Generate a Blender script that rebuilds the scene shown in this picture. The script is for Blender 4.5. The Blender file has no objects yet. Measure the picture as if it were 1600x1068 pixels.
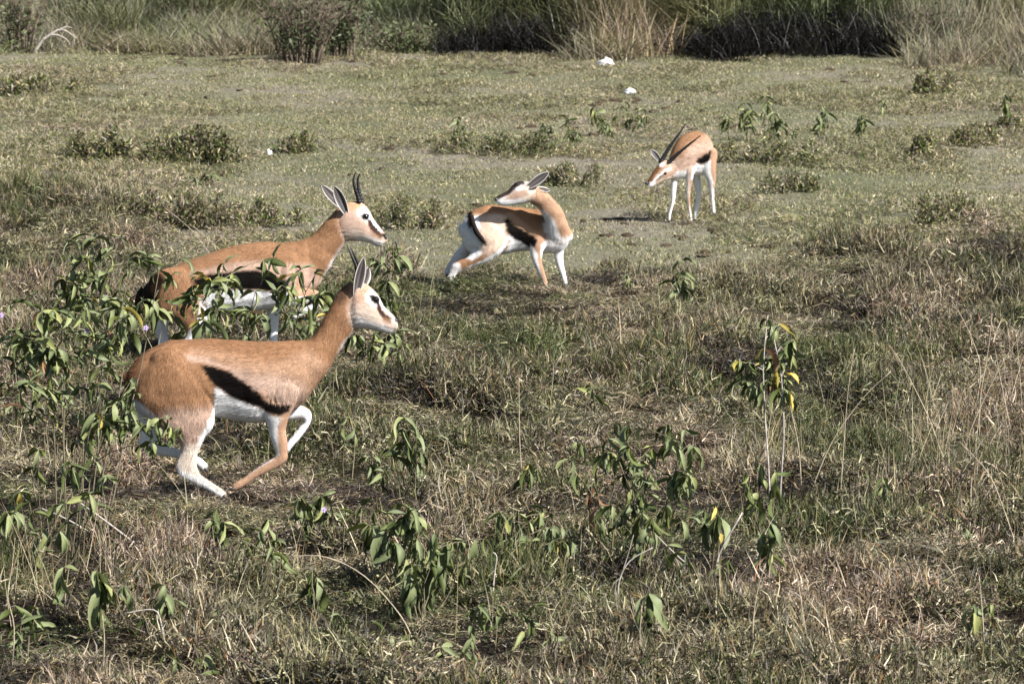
import bpy, math, random
import numpy as np
from mathutils import Vector, Matrix, kdtree
from mathutils.bvhtree import BVHTree
from mathutils import noise as mnoise

R = random.Random(7)
NR = np.random.RandomState(11)
sc = bpy.context.scene
col = sc.collection

# ------------------------------------------------------------------ camera, world, sun
F, CX, CY, H = 8500.0, 800.0, 534.0, 3.6
PITCH = math.atan((CY + 450.0) / F)
SP, CP = math.sin(PITCH), math.cos(PITCH)
cam_d = bpy.data.cameras.new('camera')
cam = bpy.data.objects.new('camera', cam_d); col.objects.link(cam)
cam_d.sensor_width = 36.0
cam_d.lens = 36.0 * F / 1600.0
cam.location = (0, 0, H)
cam.rotation_euler = (math.pi / 2 - PITCH, 0, 0)
cam_d.clip_start = 0.5; cam_d.clip_end = 6000
cam_d.dof.use_dof = True
cam_d.dof.focus_distance = 25.6
cam_d.dof.aperture_fstop = 15.0
sc.camera = cam

SUN_EL, SUN_AZ = math.radians(42), math.radians(57)     # azimuth: turned to the right of straight-behind-the-camera
sdir = Vector((math.sin(SUN_AZ) * math.cos(SUN_EL), -math.cos(SUN_AZ) * math.cos(SUN_EL), math.sin(SUN_EL)))
world = bpy.data.worlds.new('World'); sc.world = world
world.use_nodes = True
wn = world.node_tree
sky = wn.nodes.new('ShaderNodeTexSky'); sky.sky_type = 'NISHITA'; sky.sun_disc = False
sky.sun_elevation = SUN_EL
sky.sun_rotation = math.atan2(sdir.x, sdir.y)
bg = wn.nodes['Background']; bg.inputs['Strength'].default_value = 0.05
wn.links.new(sky.outputs[0], bg.inputs[0])
sun_d = bpy.data.lights.new('sun', 'SUN'); sun = bpy.data.objects.new('sun', sun_d); col.objects.link(sun)
sun_d.energy = 5.0; sun_d.angle = math.radians(0.53); sun_d.color = (1.0, 0.97, 0.94)
sun.rotation_euler = sdir.to_track_quat('Z', 'Y').to_euler()
sc.view_settings.view_transform = 'Standard'; sc.view_settings.look = 'None'
sc.view_settings.exposure = 1.24; sc.view_settings.gamma = 1.0
sc.view_settings.use_curve_mapping = False
sc.cycles.max_bounces = 5; sc.cycles.diffuse_bounces = 1; sc.cycles.glossy_bounces = 1
sc.cycles.transmission_bounces = 3; sc.cycles.transparent_max_bounces = 4
sc.cycles.caustics_reflective = False; sc.cycles.caustics_refractive = False

# ------------------------------------------------------------------ measuring helpers
def at(px, py, Y):
    """world point at distance Y that the photograph shows at pixel (px, py)"""
    a = (px - CX) / F; b = -(py - CY) / F
    t = Y / (CP + b * SP)
    return Vector((t * a, Y, H + t * (-SP + b * CP)))
def ydist(py, z=0.0):
    b = -(py - CY) / F
    t = (H - z) / (SP - b * CP)
    return t * (CP + b * SP)
def pix(P):
    """photograph pixel of world points, P (n,3)"""
    x, y, z = P[:, 0], P[:, 1], P[:, 2] - H
    d = y * CP - z * SP; u = y * SP + z * CP
    return np.stack([CX + F * x / d, CY - F * u / d], 1)

_perm = NR.permutation(512)
_grad = NR.rand(512)
def vnoise(x, y):
    xi = np.floor(x).astype(int); yi = np.floor(y).astype(int)
    fx = x - xi; fy = y - yi
    fx = fx * fx * (3 - 2 * fx); fy = fy * fy * (3 - 2 * fy)
    def g(i, j): return _grad[(_perm[(i & 511)] + j * 57) & 511]
    return (g(xi, yi) * (1 - fx) + g(xi + 1, yi) * fx) * (1 - fy) + (g(xi, yi + 1) * (1 - fx) + g(xi + 1, yi + 1) * fx) * fy
def fbm(x, y, o=3):
    s = 0; a = 1; n = 0
    for k in range(o):
        s = s + a * vnoise(x * 2 ** k + 17.3 * k, y * 2 ** k + 5.1 * k); n += a; a *= 0.5
    return s / n
def sstep(a, b, v):
    t = np.clip((v - a) / (b - a), 0, 1); return t * t * (3 - 2 * t)

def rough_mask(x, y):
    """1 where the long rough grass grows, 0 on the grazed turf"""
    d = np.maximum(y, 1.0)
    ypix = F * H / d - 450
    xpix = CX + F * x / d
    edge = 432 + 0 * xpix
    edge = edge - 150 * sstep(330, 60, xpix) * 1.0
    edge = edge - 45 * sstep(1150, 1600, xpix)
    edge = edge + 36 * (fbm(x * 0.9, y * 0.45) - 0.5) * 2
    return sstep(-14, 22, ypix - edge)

BUMPS = []   # (x, y, radius, height)
def ground_z(x, y):
    x = np.asarray(x, float); y = np.asarray(y, float)
    inview = sstep(90, 70, np.abs(y - 10)) * sstep(40, 20, np.abs(x))
    m = rough_mask(x, y)
    z = (fbm(x * 0.55, y * 0.4) - 0.5) * 0.10 * inview
    z = z + (fbm(x * 2.3 + 9, y * 1.5 + 4, 3) - 0.5) * (0.24 * m + 0.035 * (1 - m)) * inview
    z = z + (fbm(x * 8 + 3, y * 6, 2) - 0.5) * (0.06 * m + 0.018 * (1 - m)) * inview
    for bx, by, br, bh in BUMPS:
        z = z + bh * np.exp(-((x - bx) ** 2 + (y - by) ** 2) / br ** 2)
    return z
def gz(x, y): return float(ground_z(np.array([x]), np.array([y]))[0])

# ------------------------------------------------------------------ materials
def mat(name):
    m = bpy.data.materials.new(name); m.use_nodes = True
    nt = m.node_tree; nt.nodes.clear()
    out = nt.nodes.new('ShaderNodeOutputMaterial')
    b = nt.nodes.new('ShaderNodeBsdfPrincipled'); nt.links.new(b.outputs[0], out.inputs[0])
    return m, nt, b, out
def N(nt, t, **kw):
    n = nt.nodes.new(t)
    for k, v in kw.items():
        if k in n.inputs: n.inputs[k].default_value = v
        else: setattr(n, k, v)
    return n
def ramp(nt, stops, interp='LINEAR'):
    r = nt.nodes.new('ShaderNodeValToRGB'); r.color_ramp.interpolation = interp
    e = r.color_ramp.elements
    while len(e) < len(stops): e.new(0.5)
    for k, (p, c) in enumerate(stops):
        e[k].position = p; e[k].color = (*c, 1)
    return r
def mixc(nt, fac, a, b, blend='MIX'):
    m = nt.nodes.new('ShaderNodeMix'); m.data_type = 'RGBA'; m.blend_type = blend
    for inp, v in ((m.inputs[0], fac), (m.inputs[6], a), (m.inputs[7], b)):
        if hasattr(v, 'links') or isinstance(v, bpy.types.NodeSocket): nt.links.new(v, inp)
        elif isinstance(v, (int, float)): inp.default_value = v
        else: inp.default_value = (*v, 1)
    return m.outputs[2]

def grass_material(name, tint=(1, 1, 1), translucent=0.25, scale=0.9, dry=(1.25, 1.1, 1.0), lush=(0.62, 0.8, 0.5)):
    m, nt, b, out = mat(name)
    at_ = N(nt, 'ShaderNodeAttribute', attribute_name='col')
    geo = N(nt, 'ShaderNodeNewGeometry')
    mp = N(nt, 'ShaderNodeMapping'); mp.inputs['Scale'].default_value = (1, 0.6, 0)
    nt.links.new(geo.outputs['Position'], mp.inputs[0])
    no = N(nt, 'ShaderNodeTexNoise', Scale=scale, Detail=3.0); nt.links.new(mp.outputs[0], no.inputs['Vector'])
    r = ramp(nt, [(0.36, lush), (0.5, (0.95, 0.97, 0.85)), (0.66, dry)]); nt.links.new(no.outputs[0], r.inputs[0])
    oi = N(nt, 'ShaderNodeObjectInfo')
    rr = ramp(nt, [(0.0, (0.72, 0.70, 0.66)), (1.0, (1.22, 1.2, 1.2))]); nt.links.new(oi.outputs['Random'], rr.inputs[0])
    c = mixc(nt, 1.0, at_.outputs['Color'], r.outputs[0], 'MULTIPLY')
    c = mixc(nt, 1.0, c, rr.outputs[0], 'MULTIPLY')
    c = mixc(nt, 1.0, c, tint, 'MULTIPLY')
    nt.links.new(c, b.inputs['Base Color'])
    b.inputs['Roughness'].default_value = 0.55
    b.inputs['Specular IOR Level'].default_value = 0.35
    tr = N(nt, 'ShaderNodeBsdfTranslucent'); nt.links.new(c, tr.inputs[0])
    mx = N(nt, 'ShaderNodeMixShader'); mx.inputs[0].default_value = translucent
    nt.links.new(b.outputs[0], mx.inputs[1]); nt.links.new(tr.outputs[0], mx.inputs[2])
    nt.links.new(mx.outputs[0], out.inputs[0])
    return m
M_GRASS = grass_material('rough_grass', (0.62, 0.585, 0.53), .08, .9, (1.14, 1.05, 1.04), (0.74, .84, .62))
M_TURF = grass_material('turf_grass', (1.06, 1.02, .96), 0.14, 0.55, (1.06, 1.02, 1.03), (0.90, 0.96, 0.84))
M_REED = grass_material('reed', (.85, .88, .82), 0.2, 0.4, (1.2, 1.05, 0.95), (0.75, 0.85, 0.7))

def ground_material():
    m, nt, b, out = mat('soil_and_litter')
    geo = N(nt, 'ShaderNodeNewGeometry')
    mp = N(nt, 'ShaderNodeMapping'); mp.inputs['Scale'].default_value = (1, 0.6, 1)
    nt.links.new(geo.outputs['Position'], mp.inputs[0])
    n1 = N(nt, 'ShaderNodeTexNoise', Scale=0.6, Detail=5.0); nt.links.new(mp.outputs[0], n1.inputs['Vector'])
    n2 = N(nt, 'ShaderNodeTexNoise', Scale=38.0, Detail=5.0, Roughness=0.75); nt.links.new(geo.outputs['Position'], n2.inputs['Vector'])
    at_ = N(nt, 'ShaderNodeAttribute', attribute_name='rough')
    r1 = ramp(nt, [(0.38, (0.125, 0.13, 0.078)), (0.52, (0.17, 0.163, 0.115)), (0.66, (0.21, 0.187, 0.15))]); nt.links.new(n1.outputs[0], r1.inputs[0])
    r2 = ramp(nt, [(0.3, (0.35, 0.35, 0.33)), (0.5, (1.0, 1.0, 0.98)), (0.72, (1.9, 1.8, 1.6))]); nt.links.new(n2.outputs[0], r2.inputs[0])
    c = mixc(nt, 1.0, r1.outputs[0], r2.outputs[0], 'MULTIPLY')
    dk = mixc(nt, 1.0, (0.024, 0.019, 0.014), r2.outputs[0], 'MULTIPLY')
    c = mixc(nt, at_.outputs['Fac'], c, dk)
    nt.links.new(c, b.inputs['Base Color'])
    b.inputs['Roughness'].default_value = 0.95; b.inputs['Specular IOR Level'].default_value = 0.1
    bp = N(nt, 'ShaderNodeBump', Strength=0.8, Distance=0.03); nt.links.new(n2.outputs[0], bp.inputs['Height'])
    nt.links.new(bp.outputs[0], b.inputs['Normal'])
    return m
M_GROUND = ground_material()

def coat_material():
    m, nt, b, out = mat('short_fur')
    at_ = N(nt, 'ShaderNodeAttribute', attribute_name='col')
    tc = N(nt, 'ShaderNodeTexCoord')
    mp = N(nt, 'ShaderNodeMapping'); mp.inputs['Scale'].default_value = (1, 3, 3.2); mp.inputs['Rotation'].default_value = (0, 0.45, 0)
    nt.links.new(tc.outputs['Object'], mp.inputs[0])
    n1 = N(nt, 'ShaderNodeTexNoise', Scale=60.0, Detail=4.0, Roughness=0.7); nt.links.new(mp.outputs[0], n1.inputs['Vector'])
    n2 = N(nt, 'ShaderNodeTexNoise', Scale=9.0, Detail=3.0); nt.links.new(tc.outputs['Object'], n2.inputs['Vector'])
    r1 = ramp(nt, [(0.25, (0.78, 0.76, 0.74)), (0.5, (1, 1, 1)), (0.8, (1.2, 1.2, 1.2))]); nt.links.new(n1.outputs[0], r1.inputs[0])
    r2 = ramp(nt, [(0.3, (0.80, 0.77, 0.74)), (0.7, (1.15, 1.14, 1.12))]); nt.links.new(n2.outputs[0], r2.inputs[0])
    c = mixc(nt, 1.0, at_.outputs['Color'], r1.outputs[0], 'MULTIPLY')
    c = mixc(nt, 1.0, c, r2.outputs[0], 'MULTIPLY')
    nt.links.new(c, b.inputs['Base Color'])
    b.inputs['Roughness'].default_value = 0.65; b.inputs['Specular IOR Level'].default_value = 0.07
    b.inputs['Sheen Weight'].default_value = 0.0; b.inputs['Sheen Roughness'].default_value = 0.4
    bp = N(nt, 'ShaderNodeBump', Strength=0.45, Distance=0.004); nt.links.new(n1.outputs[0], bp.inputs['Height'])
    nt.links.new(bp.outputs[0], b.inputs['Normal'])
    return m
M_COAT = coat_material()

def hair_material():
    m, nt, b, out = mat('coat_hair'); at_ = N(nt, 'ShaderNodeAttribute', attribute_name='col')
    nt.links.new(at_.outputs['Color'], b.inputs['Base Color']); b.inputs['Roughness'].default_value = 0.6; b.inputs['Specular IOR Level'].default_value = 0.05
    return m
M_HAIR = hair_material()

def simple(name, c, rough=0.7, spec=0.3, noise=None, bump=0.0):
    m, nt, b, out = mat(name)
    b.inputs['Roughness'].default_value = rough; b.inputs['Specular IOR Level'].default_value = spec
    if noise:
        tc = N(nt, 'ShaderNodeTexCoord')
        n = N(nt, 'ShaderNodeTexNoise', Scale=noise, Detail=4.0, Roughness=0.65); nt.links.new(tc.outputs['Object'], n.inputs['Vector'])
        r = ramp(nt, [(0.3, tuple(v * 0.55 for v in c)), (0.5, c), (0.75, tuple(min(1, v * 1.45) for v in c))])
        nt.links.new(n.outputs[0], r.inputs[0]); nt.links.new(r.outputs[0], b.inputs['Base Color'])
        if bump:
            bp = N(nt, 'ShaderNodeBump', Strength=0.7, Distance=bump); nt.links.new(n.outputs[0], bp.inputs['Height'])
            nt.links.new(bp.outputs[0], b.inputs['Normal'])
    else:
        b.inputs['Base Color'].default_value = (*c, 1)
    return m
M_EYE = simple('eye_black', (0.006, 0.004, 0.003), 0.06, 0.8)
M_HORN = simple('horn_keratin', (0.012, 0.010, 0.010), 0.45, 0.3, 60, 0.002)
M_HOOF = simple('hoof_horn', (0.06, 0.05, 0.045), 0.5, 0.4, 40)
M_NOSE = simple('nose_skin', (0.05, 0.04, 0.04), 0.4, 0.5, 90)
M_STEM = simple('green_brown_stem', (0.15, 0.13, 0.08), 0.7, 0.2, 30)
M_TWIG = simple('bleached_dead_wood', (0.36, 0.32, 0.28), 0.8, 0.2, 35, 0.002)
M_STRAW = simple('dry_straw_stalk', (0.36, 0.30, 0.21), 0.6, 0.3, 14)
M_SEED = simple('seed_head', (0.30, 0.20, 0.14), 0.8, 0.2, 60)
M_BROWNTWIG = simple('brown_twig', (0.15, 0.115, 0.085), 0.8, 0.2, 25)
M_BONE = simple('bleached_bone', (0.8, 0.79, 0.77), 0.6, 0.3, 30, 0.003)
M_PETAL = simple('purple_petal', (0.36, 0.28, 0.52), 0.6, 0.2)
M_STAMEN = simple('orange_stamen', (0.8, 0.32, 0.02), 0.5, 0.2)

def leaf_material(name, top, under, tr=0.28):
    m, nt, b, out = mat(name)
    oi = N(nt, 'ShaderNodeObjectInfo'); geo = N(nt, 'ShaderNodeNewGeometry'); tc = N(nt, 'ShaderNodeTexCoord')
    at_ = N(nt, 'ShaderNodeAttribute', attribute_name='rib')
    no = N(nt, 'ShaderNodeTexNoise', Scale=28.0, Detail=3.0); nt.links.new(tc.outputs['Object'], no.inputs['Vector'])
    rr = ramp(nt, [(0.0, (0.45, 0.5, 0.5)), (0.6, (1.0, 1.0, 1.0)), (0.9, (1.25, 1.2, 0.95)), (1.0, (1.45, 1.3, 0.8))]); nt.links.new(oi.outputs['Random'], rr.inputs[0])
    rn = ramp(nt, [(0.3, (0.75, 0.75, 0.75)), (0.7, (1.2, 1.2, 1.15))]); nt.links.new(no.outputs[0], rn.inputs[0])
    c = mixc(nt, geo.outputs['Backfacing'], top, under)
    c = mixc(nt, 1.0, c, rr.outputs[0], 'MULTIPLY'); c = mixc(nt, 1.0, c, rn.outputs[0], 'MULTIPLY')
    c = mixc(nt, at_.outputs['Fac'], c, tuple(min(1, v * 2.0) for v in top))
    nt.links.new(c, b.inputs['Base Color']); b.inputs['Roughness'].default_value = 0.55; b.inputs['Specular IOR Level'].default_value = 0.28
    t = N(nt, 'ShaderNodeBsdfTranslucent'); nt.links.new(c, t.inputs[0])
    mx = N(nt, 'ShaderNodeMixShader'); mx.inputs[0].default_value = tr
    nt.links.new(b.outputs[0], mx.inputs[1]); nt.links.new(t.outputs[0], mx.inputs[2]); nt.links.new(mx.outputs[0], out.inputs[0])
    return m
M_LEAF = leaf_material('green_leaf', (0.072, 0.090, 0.028), (0.19, 0.21, 0.11), .13)
M_YLEAF = leaf_material('yellow_leaf', (0.30, 0.24, 0.05), (0.45, 0.34, 0.1))
M_BLEAF = leaf_material('withered_leaf', (0.17, 0.09, 0.05), (0.2, 0.12, 0.07))
M_SHRUB = leaf_material('small_leaves', (0.105, 0.125, 0.05), (0.15, 0.17, 0.08), 0.2)

# ------------------------------------------------------------------ object helpers
def mesh_from(name, V, Fc, cols=None, smooth=True, attr=None):
    me = bpy.data.meshes.new(name)
    me.from_pydata([tuple(v) for v in V], [], [tuple(f) for f in Fc])
    if smooth: me.polygons.foreach_set('use_smooth', [True] * len(me.polygons))
    if cols is not None:
        a = me.color_attributes.new('col', 'FLOAT_COLOR', 'POINT')
        c = np.ones((len(V), 4), np.float32); c[:, :3] = cols
        a.data.foreach_set('color', c.ravel())
    if attr:
        for k, v in attr.items():
            a = me.attributes.new(k, 'FLOAT', 'POINT'); a.data.foreach_set('value', np.asarray(v, np.float32))
    me.update()
    return me
def obj(name, me, m=None, parent=None, label=None, cat=None, group=None, kind=None):
    o = bpy.data.objects.new(name, me)
    if m is not None and me is not None and len(me.materials) == 0: me.materials.append(m)
    col.objects.link(o)
    if parent: o.parent = parent
    if label: o['label'] = label
    if cat: o['category'] = cat
    if group: o['group'] = group
    if kind: o['kind'] = kind
    return o
def thing(name, label, cat, loc=(0, 0, 0), group=None):
    o = obj(name, None, label=label, cat=cat, group=group); o.location = loc
    return o
def big_mesh(name, V, T, cols):
    """numpy triangles, fast path"""
    me = bpy.data.meshes.new(name)
    nv, nt_ = len(V), len(T)
    me.vertices.add(nv); me.vertices.foreach_set('co', np.asarray(V, np.float32).ravel())
    me.loops.add(nt_ * 3); me.loops.foreach_set('vertex_index', np.asarray(T, np.int32).ravel())
    me.polygons.add(nt_); me.polygons.foreach_set('loop_start', np.arange(0, nt_ * 3, 3, dtype=np.int32))
    me.polygons.foreach_set('loop_total', np.full(nt_, 3, np.int32))
    me.polygons.foreach_set('use_smooth', np.ones(nt_, bool))
    a = me.color_attributes.new('col', 'FLOAT_COLOR', 'POINT')
    c = np.ones((nv, 4), np.float32); c[:, :3] = cols
    a.data.foreach_set('color', c.ravel())
    me.update(calc_edges=True)
    return me

def tube(pts, radii, n=6, cap=True):
    """returns verts, faces of a tapering tube"""
    pts = [Vector(p) for p in pts]; V = []; Fc = []
    up = Vector((0.31, 0.87, 0.2)).normalized()
    for i, p in enumerate(pts):
        t = (pts[min(i + 1, len(pts) - 1)] - pts[max(i - 1, 0)]).normalized()
        a = t.cross(up).normalized(); b = t.cross(a)
        for k in range(n):
            an = 2 * math.pi * k / n
            V.append(p + (a * math.cos(an) + b * math.sin(an)) * radii[i])
    for i in range(len(pts) - 1):
        for k in range(n):
            q = (k + 1) % n
            Fc.append((i * n + k, i * n + q, (i + 1) * n + q, (i + 1) * n + k))
    if cap:
        Fc.append(tuple(range(n))[::-1]); Fc.append(tuple((len(pts) - 1) * n + k for k in range(n)))
    return V, Fc
def join(parts):
    V = []; Fc = []
    for v, f in parts:
        o = len(V); V += list(v); Fc += [tuple(i + o for i in g) for g in f]
    return V, Fc
def crom(P, k, sub):
    """catmull-rom through rows of P"""
    P = np.asarray(P, float)
    Q = np.vstack([2 * P[0] - P[1], P, 2 * P[-1] - P[-2]])
    out = []
    for i in range(1, len(Q) - 2):
        for s in range(sub):
            t = s / sub
            out.append(0.5 * ((2 * Q[i]) + (-Q[i - 1] + Q[i + 1]) * t + (2 * Q[i - 1] - 5 * Q[i] + 4 * Q[i + 1] - Q[i + 2]) * t * t + (-Q[i - 1] + 3 * Q[i] - 3 * Q[i + 1] + Q[i + 2]) * t ** 3))
    out.append(Q[-2])
    return np.array(out)

# ------------------------------------------------------------------ gazelle builder
class Beast:
    def __init__(self, name, label, ox, oy, zs, Y0, base_px):
        self.ox, self.oy, self.zs, self.Y0 = ox, oy, zs, Y0
        self.s = F / Y0                       # photo pixels per metre
        bx, by = base_px
        self.base = at(bx, by, Y0); self.base.z = gz(self.base.x, Y0)
        self.root = thing(name, label, 'gazelle', self.base, 'gazelles on the grassland')
        self.V = []; self.Fc = []; self.pid = []; self.tt = []; self.names = []; self.dr = []
        self.head_c = None
    def P(self, X, Y, dc=0.0):
        """zoom-picture coordinates to a local point; dc is depth in zoom pixels"""
        d = dc / self.zs / self.s
        return at(self.ox + X / self.zs, self.oy + Y / self.zs, self.Y0 + d) - self.base
    def loft(self, name, sl, sub=5, n=20, sq=1.0, mirror=None):
        sl = np.array([(s + (0,) * (6 - len(s))) if len(s) < 6 else s for s in sl], float)
        S = crom(sl, 6, sub)
        rings = []
        cs = []
        for r in S:
            a = self.P(r[0], r[1], r[5]); b = self.P(r[2], r[3], r[5]); cs.append(((a + b) / 2, (a - b) / 2, max(r[4], 1.0) / self.zs / self.s))
        m = len(cs)
        pid = len(self.names); self.names.append(name)
        frames = []
        for i, (c, v1, w) in enumerate(cs):
            t = (cs[min(i + 1, m - 1)][0] - cs[max(i - 1, 0)][0]).normalized()
            v2 = t.cross(v1).normalized() * w
            frames.append((c, v1, v2, t))
        # rounded ends
        c, v1, v2, t = frames[0]; L = min(v1.length, v2.length)
        pre = [(c - t * L * 0.75, v1 * 0.15, v2 * 0.15, 0.0), (c - t * L * 0.6, v1 * 0.6, v2 * 0.6, 0.0), (c - t * L * 0.3, v1 * 0.88, v2 * 0.88, 0.0)]
        c, v1, v2, t = frames[-1]; L = min(v1.length, v2.length)
        post = [(c + t * L * 0.3, v1 * 0.88, v2 * 0.88, 1.0), (c + t * L * 0.6, v1 * 0.6, v2 * 0.6, 1.0), (c + t * L * 0.75, v1 * 0.15, v2 * 0.15, 1.0)]
        seq = pre + [(f[0], f[1], f[2], i / (m - 1)) for i, f in enumerate(frames)] + post
        o = len(self.V)
        sg = -1.0 if name in ('torso', 'neck', 'head') else 1.0
        tg = [frames[0][3]] * 3 + [f[3] for f in frames] + [frames[-1][3]] * 3
        for (c, v1, v2, tv), tq in zip(seq, tg):
            for k in range(n):
                an = 2 * math.pi * k / n
                self.V.append(c + v1 * math.cos(an) + v2 * math.sin(an)); self.pid.append(pid); self.tt.append(tv); self.dr.append(tq * sg)
        for i in range(len(seq) - 1):
            for k in range(n):
                q = (k + 1) % n
                self.Fc.append((o + i * n + k, o + i * n + q, o + (i + 1) * n + q, o + (i + 1) * n + k))
        self.Fc.append(tuple(o + k for k in range(n))[::-1])
        self.Fc.append(tuple(o + (len(seq) - 1) * n + k for k in range(n)))
    def finish(self, layers, base_cols, voxel=0.005, smooth=6, hairs=70000, hl=0.017, relief=0.0):
        me = bpy.data.meshes.new('raw')
        me.from_pydata([tuple(v) for v in self.V], [], self.Fc)
        import bmesh
        bm = bmesh.new(); bm.from_mesh(me); bmesh.ops.recalc_face_normals(bm, faces=bm.faces); bm.to_mesh(me); bm.free()
        o = bpy.data.objects.new('tmp', me); col.objects.link(o)
        md = o.modifiers.new('r', 'REMESH'); md.mode = 'VOXEL'; md.voxel_size = voxel; md.adaptivity = 0
        ms = o.modifiers.new('s', 'SMOOTH'); ms.factor = 0.5; ms.iterations = smooth
        dg = bpy.context.evaluated_depsgraph_get(); dg.update()
        res = bpy.data.meshes.new_from_object(o.evaluated_get(dg))
        bpy.data.objects.remove(o); bpy.data.meshes.remove(me)
        res.name = 'gazelle_body'
        n = len(res.vertices); co = np.empty(n * 3, np.float32); res.vertices.foreach_get('co', co); co = co.reshape(-1, 3)
        n0 = np.empty(n * 3, np.float32); res.vertices.foreach_get('normal', n0); n0 = n0.reshape(-1, 3)
        rel = np.array([mnoise.noise(Vector((c[0] * 9 + 3, c[1] * 9, c[2] * 14))) * .6 + mnoise.noise(Vector((c[0] * 26, c[1] * 20, c[2] * 20))) * .28 for c in co])
        kd = kdtree.KDTree(len(self.V))
        for i, v in enumerate(self.V): kd.insert(v, i)
        kd.balance()
        idx = np.array([kd.find(c)[1] for c in co])
        pid = np.array(self.pid)[idx]; tt = np.array(self.tt)[idx]
        trunk = np.isin(pid, [i for i, nm in enumerate(self.names) if nm in ('torso', 'thigh', 'shoulder', 'neck')])
        tsk = np.where(trunk, 1.0, 0.12)
        for _ in range(1): pass
        co = co + n0 * (rel * .0075 * tsk)[:, None]
        res.vertices.foreach_set('co', co.astype(np.float32).ravel()); res.update()
        W = co + np.array(self.base)
        px = pix(W); Z = np.stack([(px[:, 0] - self.ox) * self.zs, (px[:, 1] - self.oy) * self.zs], 1)
        # a little uneven edge so that the markings look like hair
        wob = np.array([mnoise.noise(Vector(c) * 55) for c in co]); wob2 = np.array([mnoise.noise(Vector(c) * 160) for c in co])
        Zw = Z + (np.stack([wob * 3.6 + wob2 * 3.2, wob * 2.4 - wob2 * 3.6], 1)) * self.zs / 2.5
        C = np.zeros((n, 3))
        for i, nm in enumerate(self.names):
            C[pid == i] = base_cols.get(nm, base_cols['*'])
        ed = np.empty(len(res.edges) * 2, np.int32); res.edges.foreach_get('vertices', ed); ed = ed.reshape(-1, 2)
        deg = np.bincount(ed.ravel(), minlength=n) + 1.0
        def blur(A, k):
            for _ in range(k):
                out = A.copy()
                for q in range(A.shape[1]):
                    out[:, q] += np.bincount(ed[:, 0], A[ed[:, 1], q], n) + np.bincount(ed[:, 1], A[ed[:, 0], q], n)
                A = out / deg[:, None]
            return A
        C = blur(C, 16)
        for L in layers:
            parts, poly, c, feather = L[:4]
            msk = poly_mask(Zw, np.array(poly, float), feather)
            if parts is not None:
                ok = np.zeros(n, bool)
                for i, nm in enumerate(self.names):
                    if nm in parts: ok |= (pid == i)
                msk = msk * blur(ok.astype(float)[:, None], 4)[:, 0]
            if len(L) > 4: msk = msk * L[4]
            C = C * (1 - msk[:, None]) + np.array(c) * msk[:, None]
        a = res.color_attributes.new('col', 'FLOAT_COLOR', 'POINT')
        c4 = np.ones((n, 4), np.float32)
        C = blur(C, 1)
        c4[:, :3] = C; a.data.foreach_set('color', c4.ravel())
        res.polygons.foreach_set('use_smooth', [True] * len(res.polygons))
        self.body = obj('body', res, M_COAT, self.root)
        # short lying coat
        nrm = np.empty(n * 3, np.float32); res.vertices.foreach_get('normal', nrm); nrm = nrm.reshape(-1, 3)
        D = np.array([tuple(d) for d in self.dr])[idx]; D = blur(D, 60)
        isleg = np.isin(pid, [i for i, nm in enumerate(self.names) if nm not in ('torso', 'neck', 'head', 'shoulder', 'thigh')])
        ishead = np.isin(pid, [i for i, nm in enumerate(self.names) if nm == 'head'])
        D = D + np.array([0, 0, -0.35]) * (~isleg)[:, None]
        D = D - nrm * (D * nrm).sum(1)[:, None]; D /= np.linalg.norm(D, axis=1)[:, None] + 1e-9
        rs = np.random.RandomState(5); k = rs.randint(0, n, hairs)
        Lh = hl * (0.55 + 0.7 * rs.rand(hairs)) * np.where(isleg[k], .5, 1) * np.where(ishead[k], .45, 1)
        b0 = co[k] + rs.randn(hairs, 3) * voxel * .4; b0 = b0 - nrm[k] * ((b0 - co[k]) * nrm[k]).sum(1)[:, None]
        dd = D[k] + nrm[k] * (0.10 + 0.16 * rs.rand(hairs))[:, None] + rs.randn(hairs, 3) * .13
        sd = np.cross(dd, nrm[k]); sd /= np.linalg.norm(sd, axis=1)[:, None] + 1e-9
        HV = np.stack([b0 - sd * .0007, b0 + sd * .0007, b0 + dd * Lh[:, None]], 1).reshape(-1, 3)
        hc = C[k] * (0.68 + 0.55 * rs.rand(hairs) + .3 * (rs.rand(hairs) < .15))[:, None]
        hm = big_mesh('gazelle_coat', HV, np.arange(hairs * 3).reshape(-1, 3), np.repeat(np.clip(hc, 0, .9), 3, 0))
        obj('coat_hair', hm, M_HAIR, self.root, kind='stuff')
        self.C = C
        self.bvh = BVHTree.FromPolygons([tuple(c) for c in co], [tuple(p.vertices) for p in res.polygons])
        return self.body
    def surf(self, X, Y):
        o = Vector((0, 0, H)) - self.base
        p = self.P(X, Y, 0); d = (p - o).normalized()
        h = self.bvh.ray_cast(o, d)
        return h[0] if h[0] is not None else p
    def ball(self, name, c, rx, ry, rz, m, tilt=0.0):
        V = []; Fc = []; nu, nv = 14, 9
        for j in range(nv + 1):
            th = math.pi * j / nv
            for i in range(nu):
                ph = 2 * math.pi * i / nu
                V.append(Vector((rx * math.sin(th) * math.cos(ph), ry * math.sin(th) * math.sin(ph), rz * math.cos(th))))
        for j in range(nv):
            for i in range(nu):
                q = (i + 1) % nu
                Fc.append((j * nu + i, (j + 1) * nu + i, (j + 1) * nu + q, j * nu + q))
        rot = Matrix.Rotation(tilt, 3, 'Y')
        V = [rot @ v for v in V]
        o = obj(name, mesh_from('gazelle_' + name, V, Fc), m, self.root); o.location = c
        return o
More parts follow.
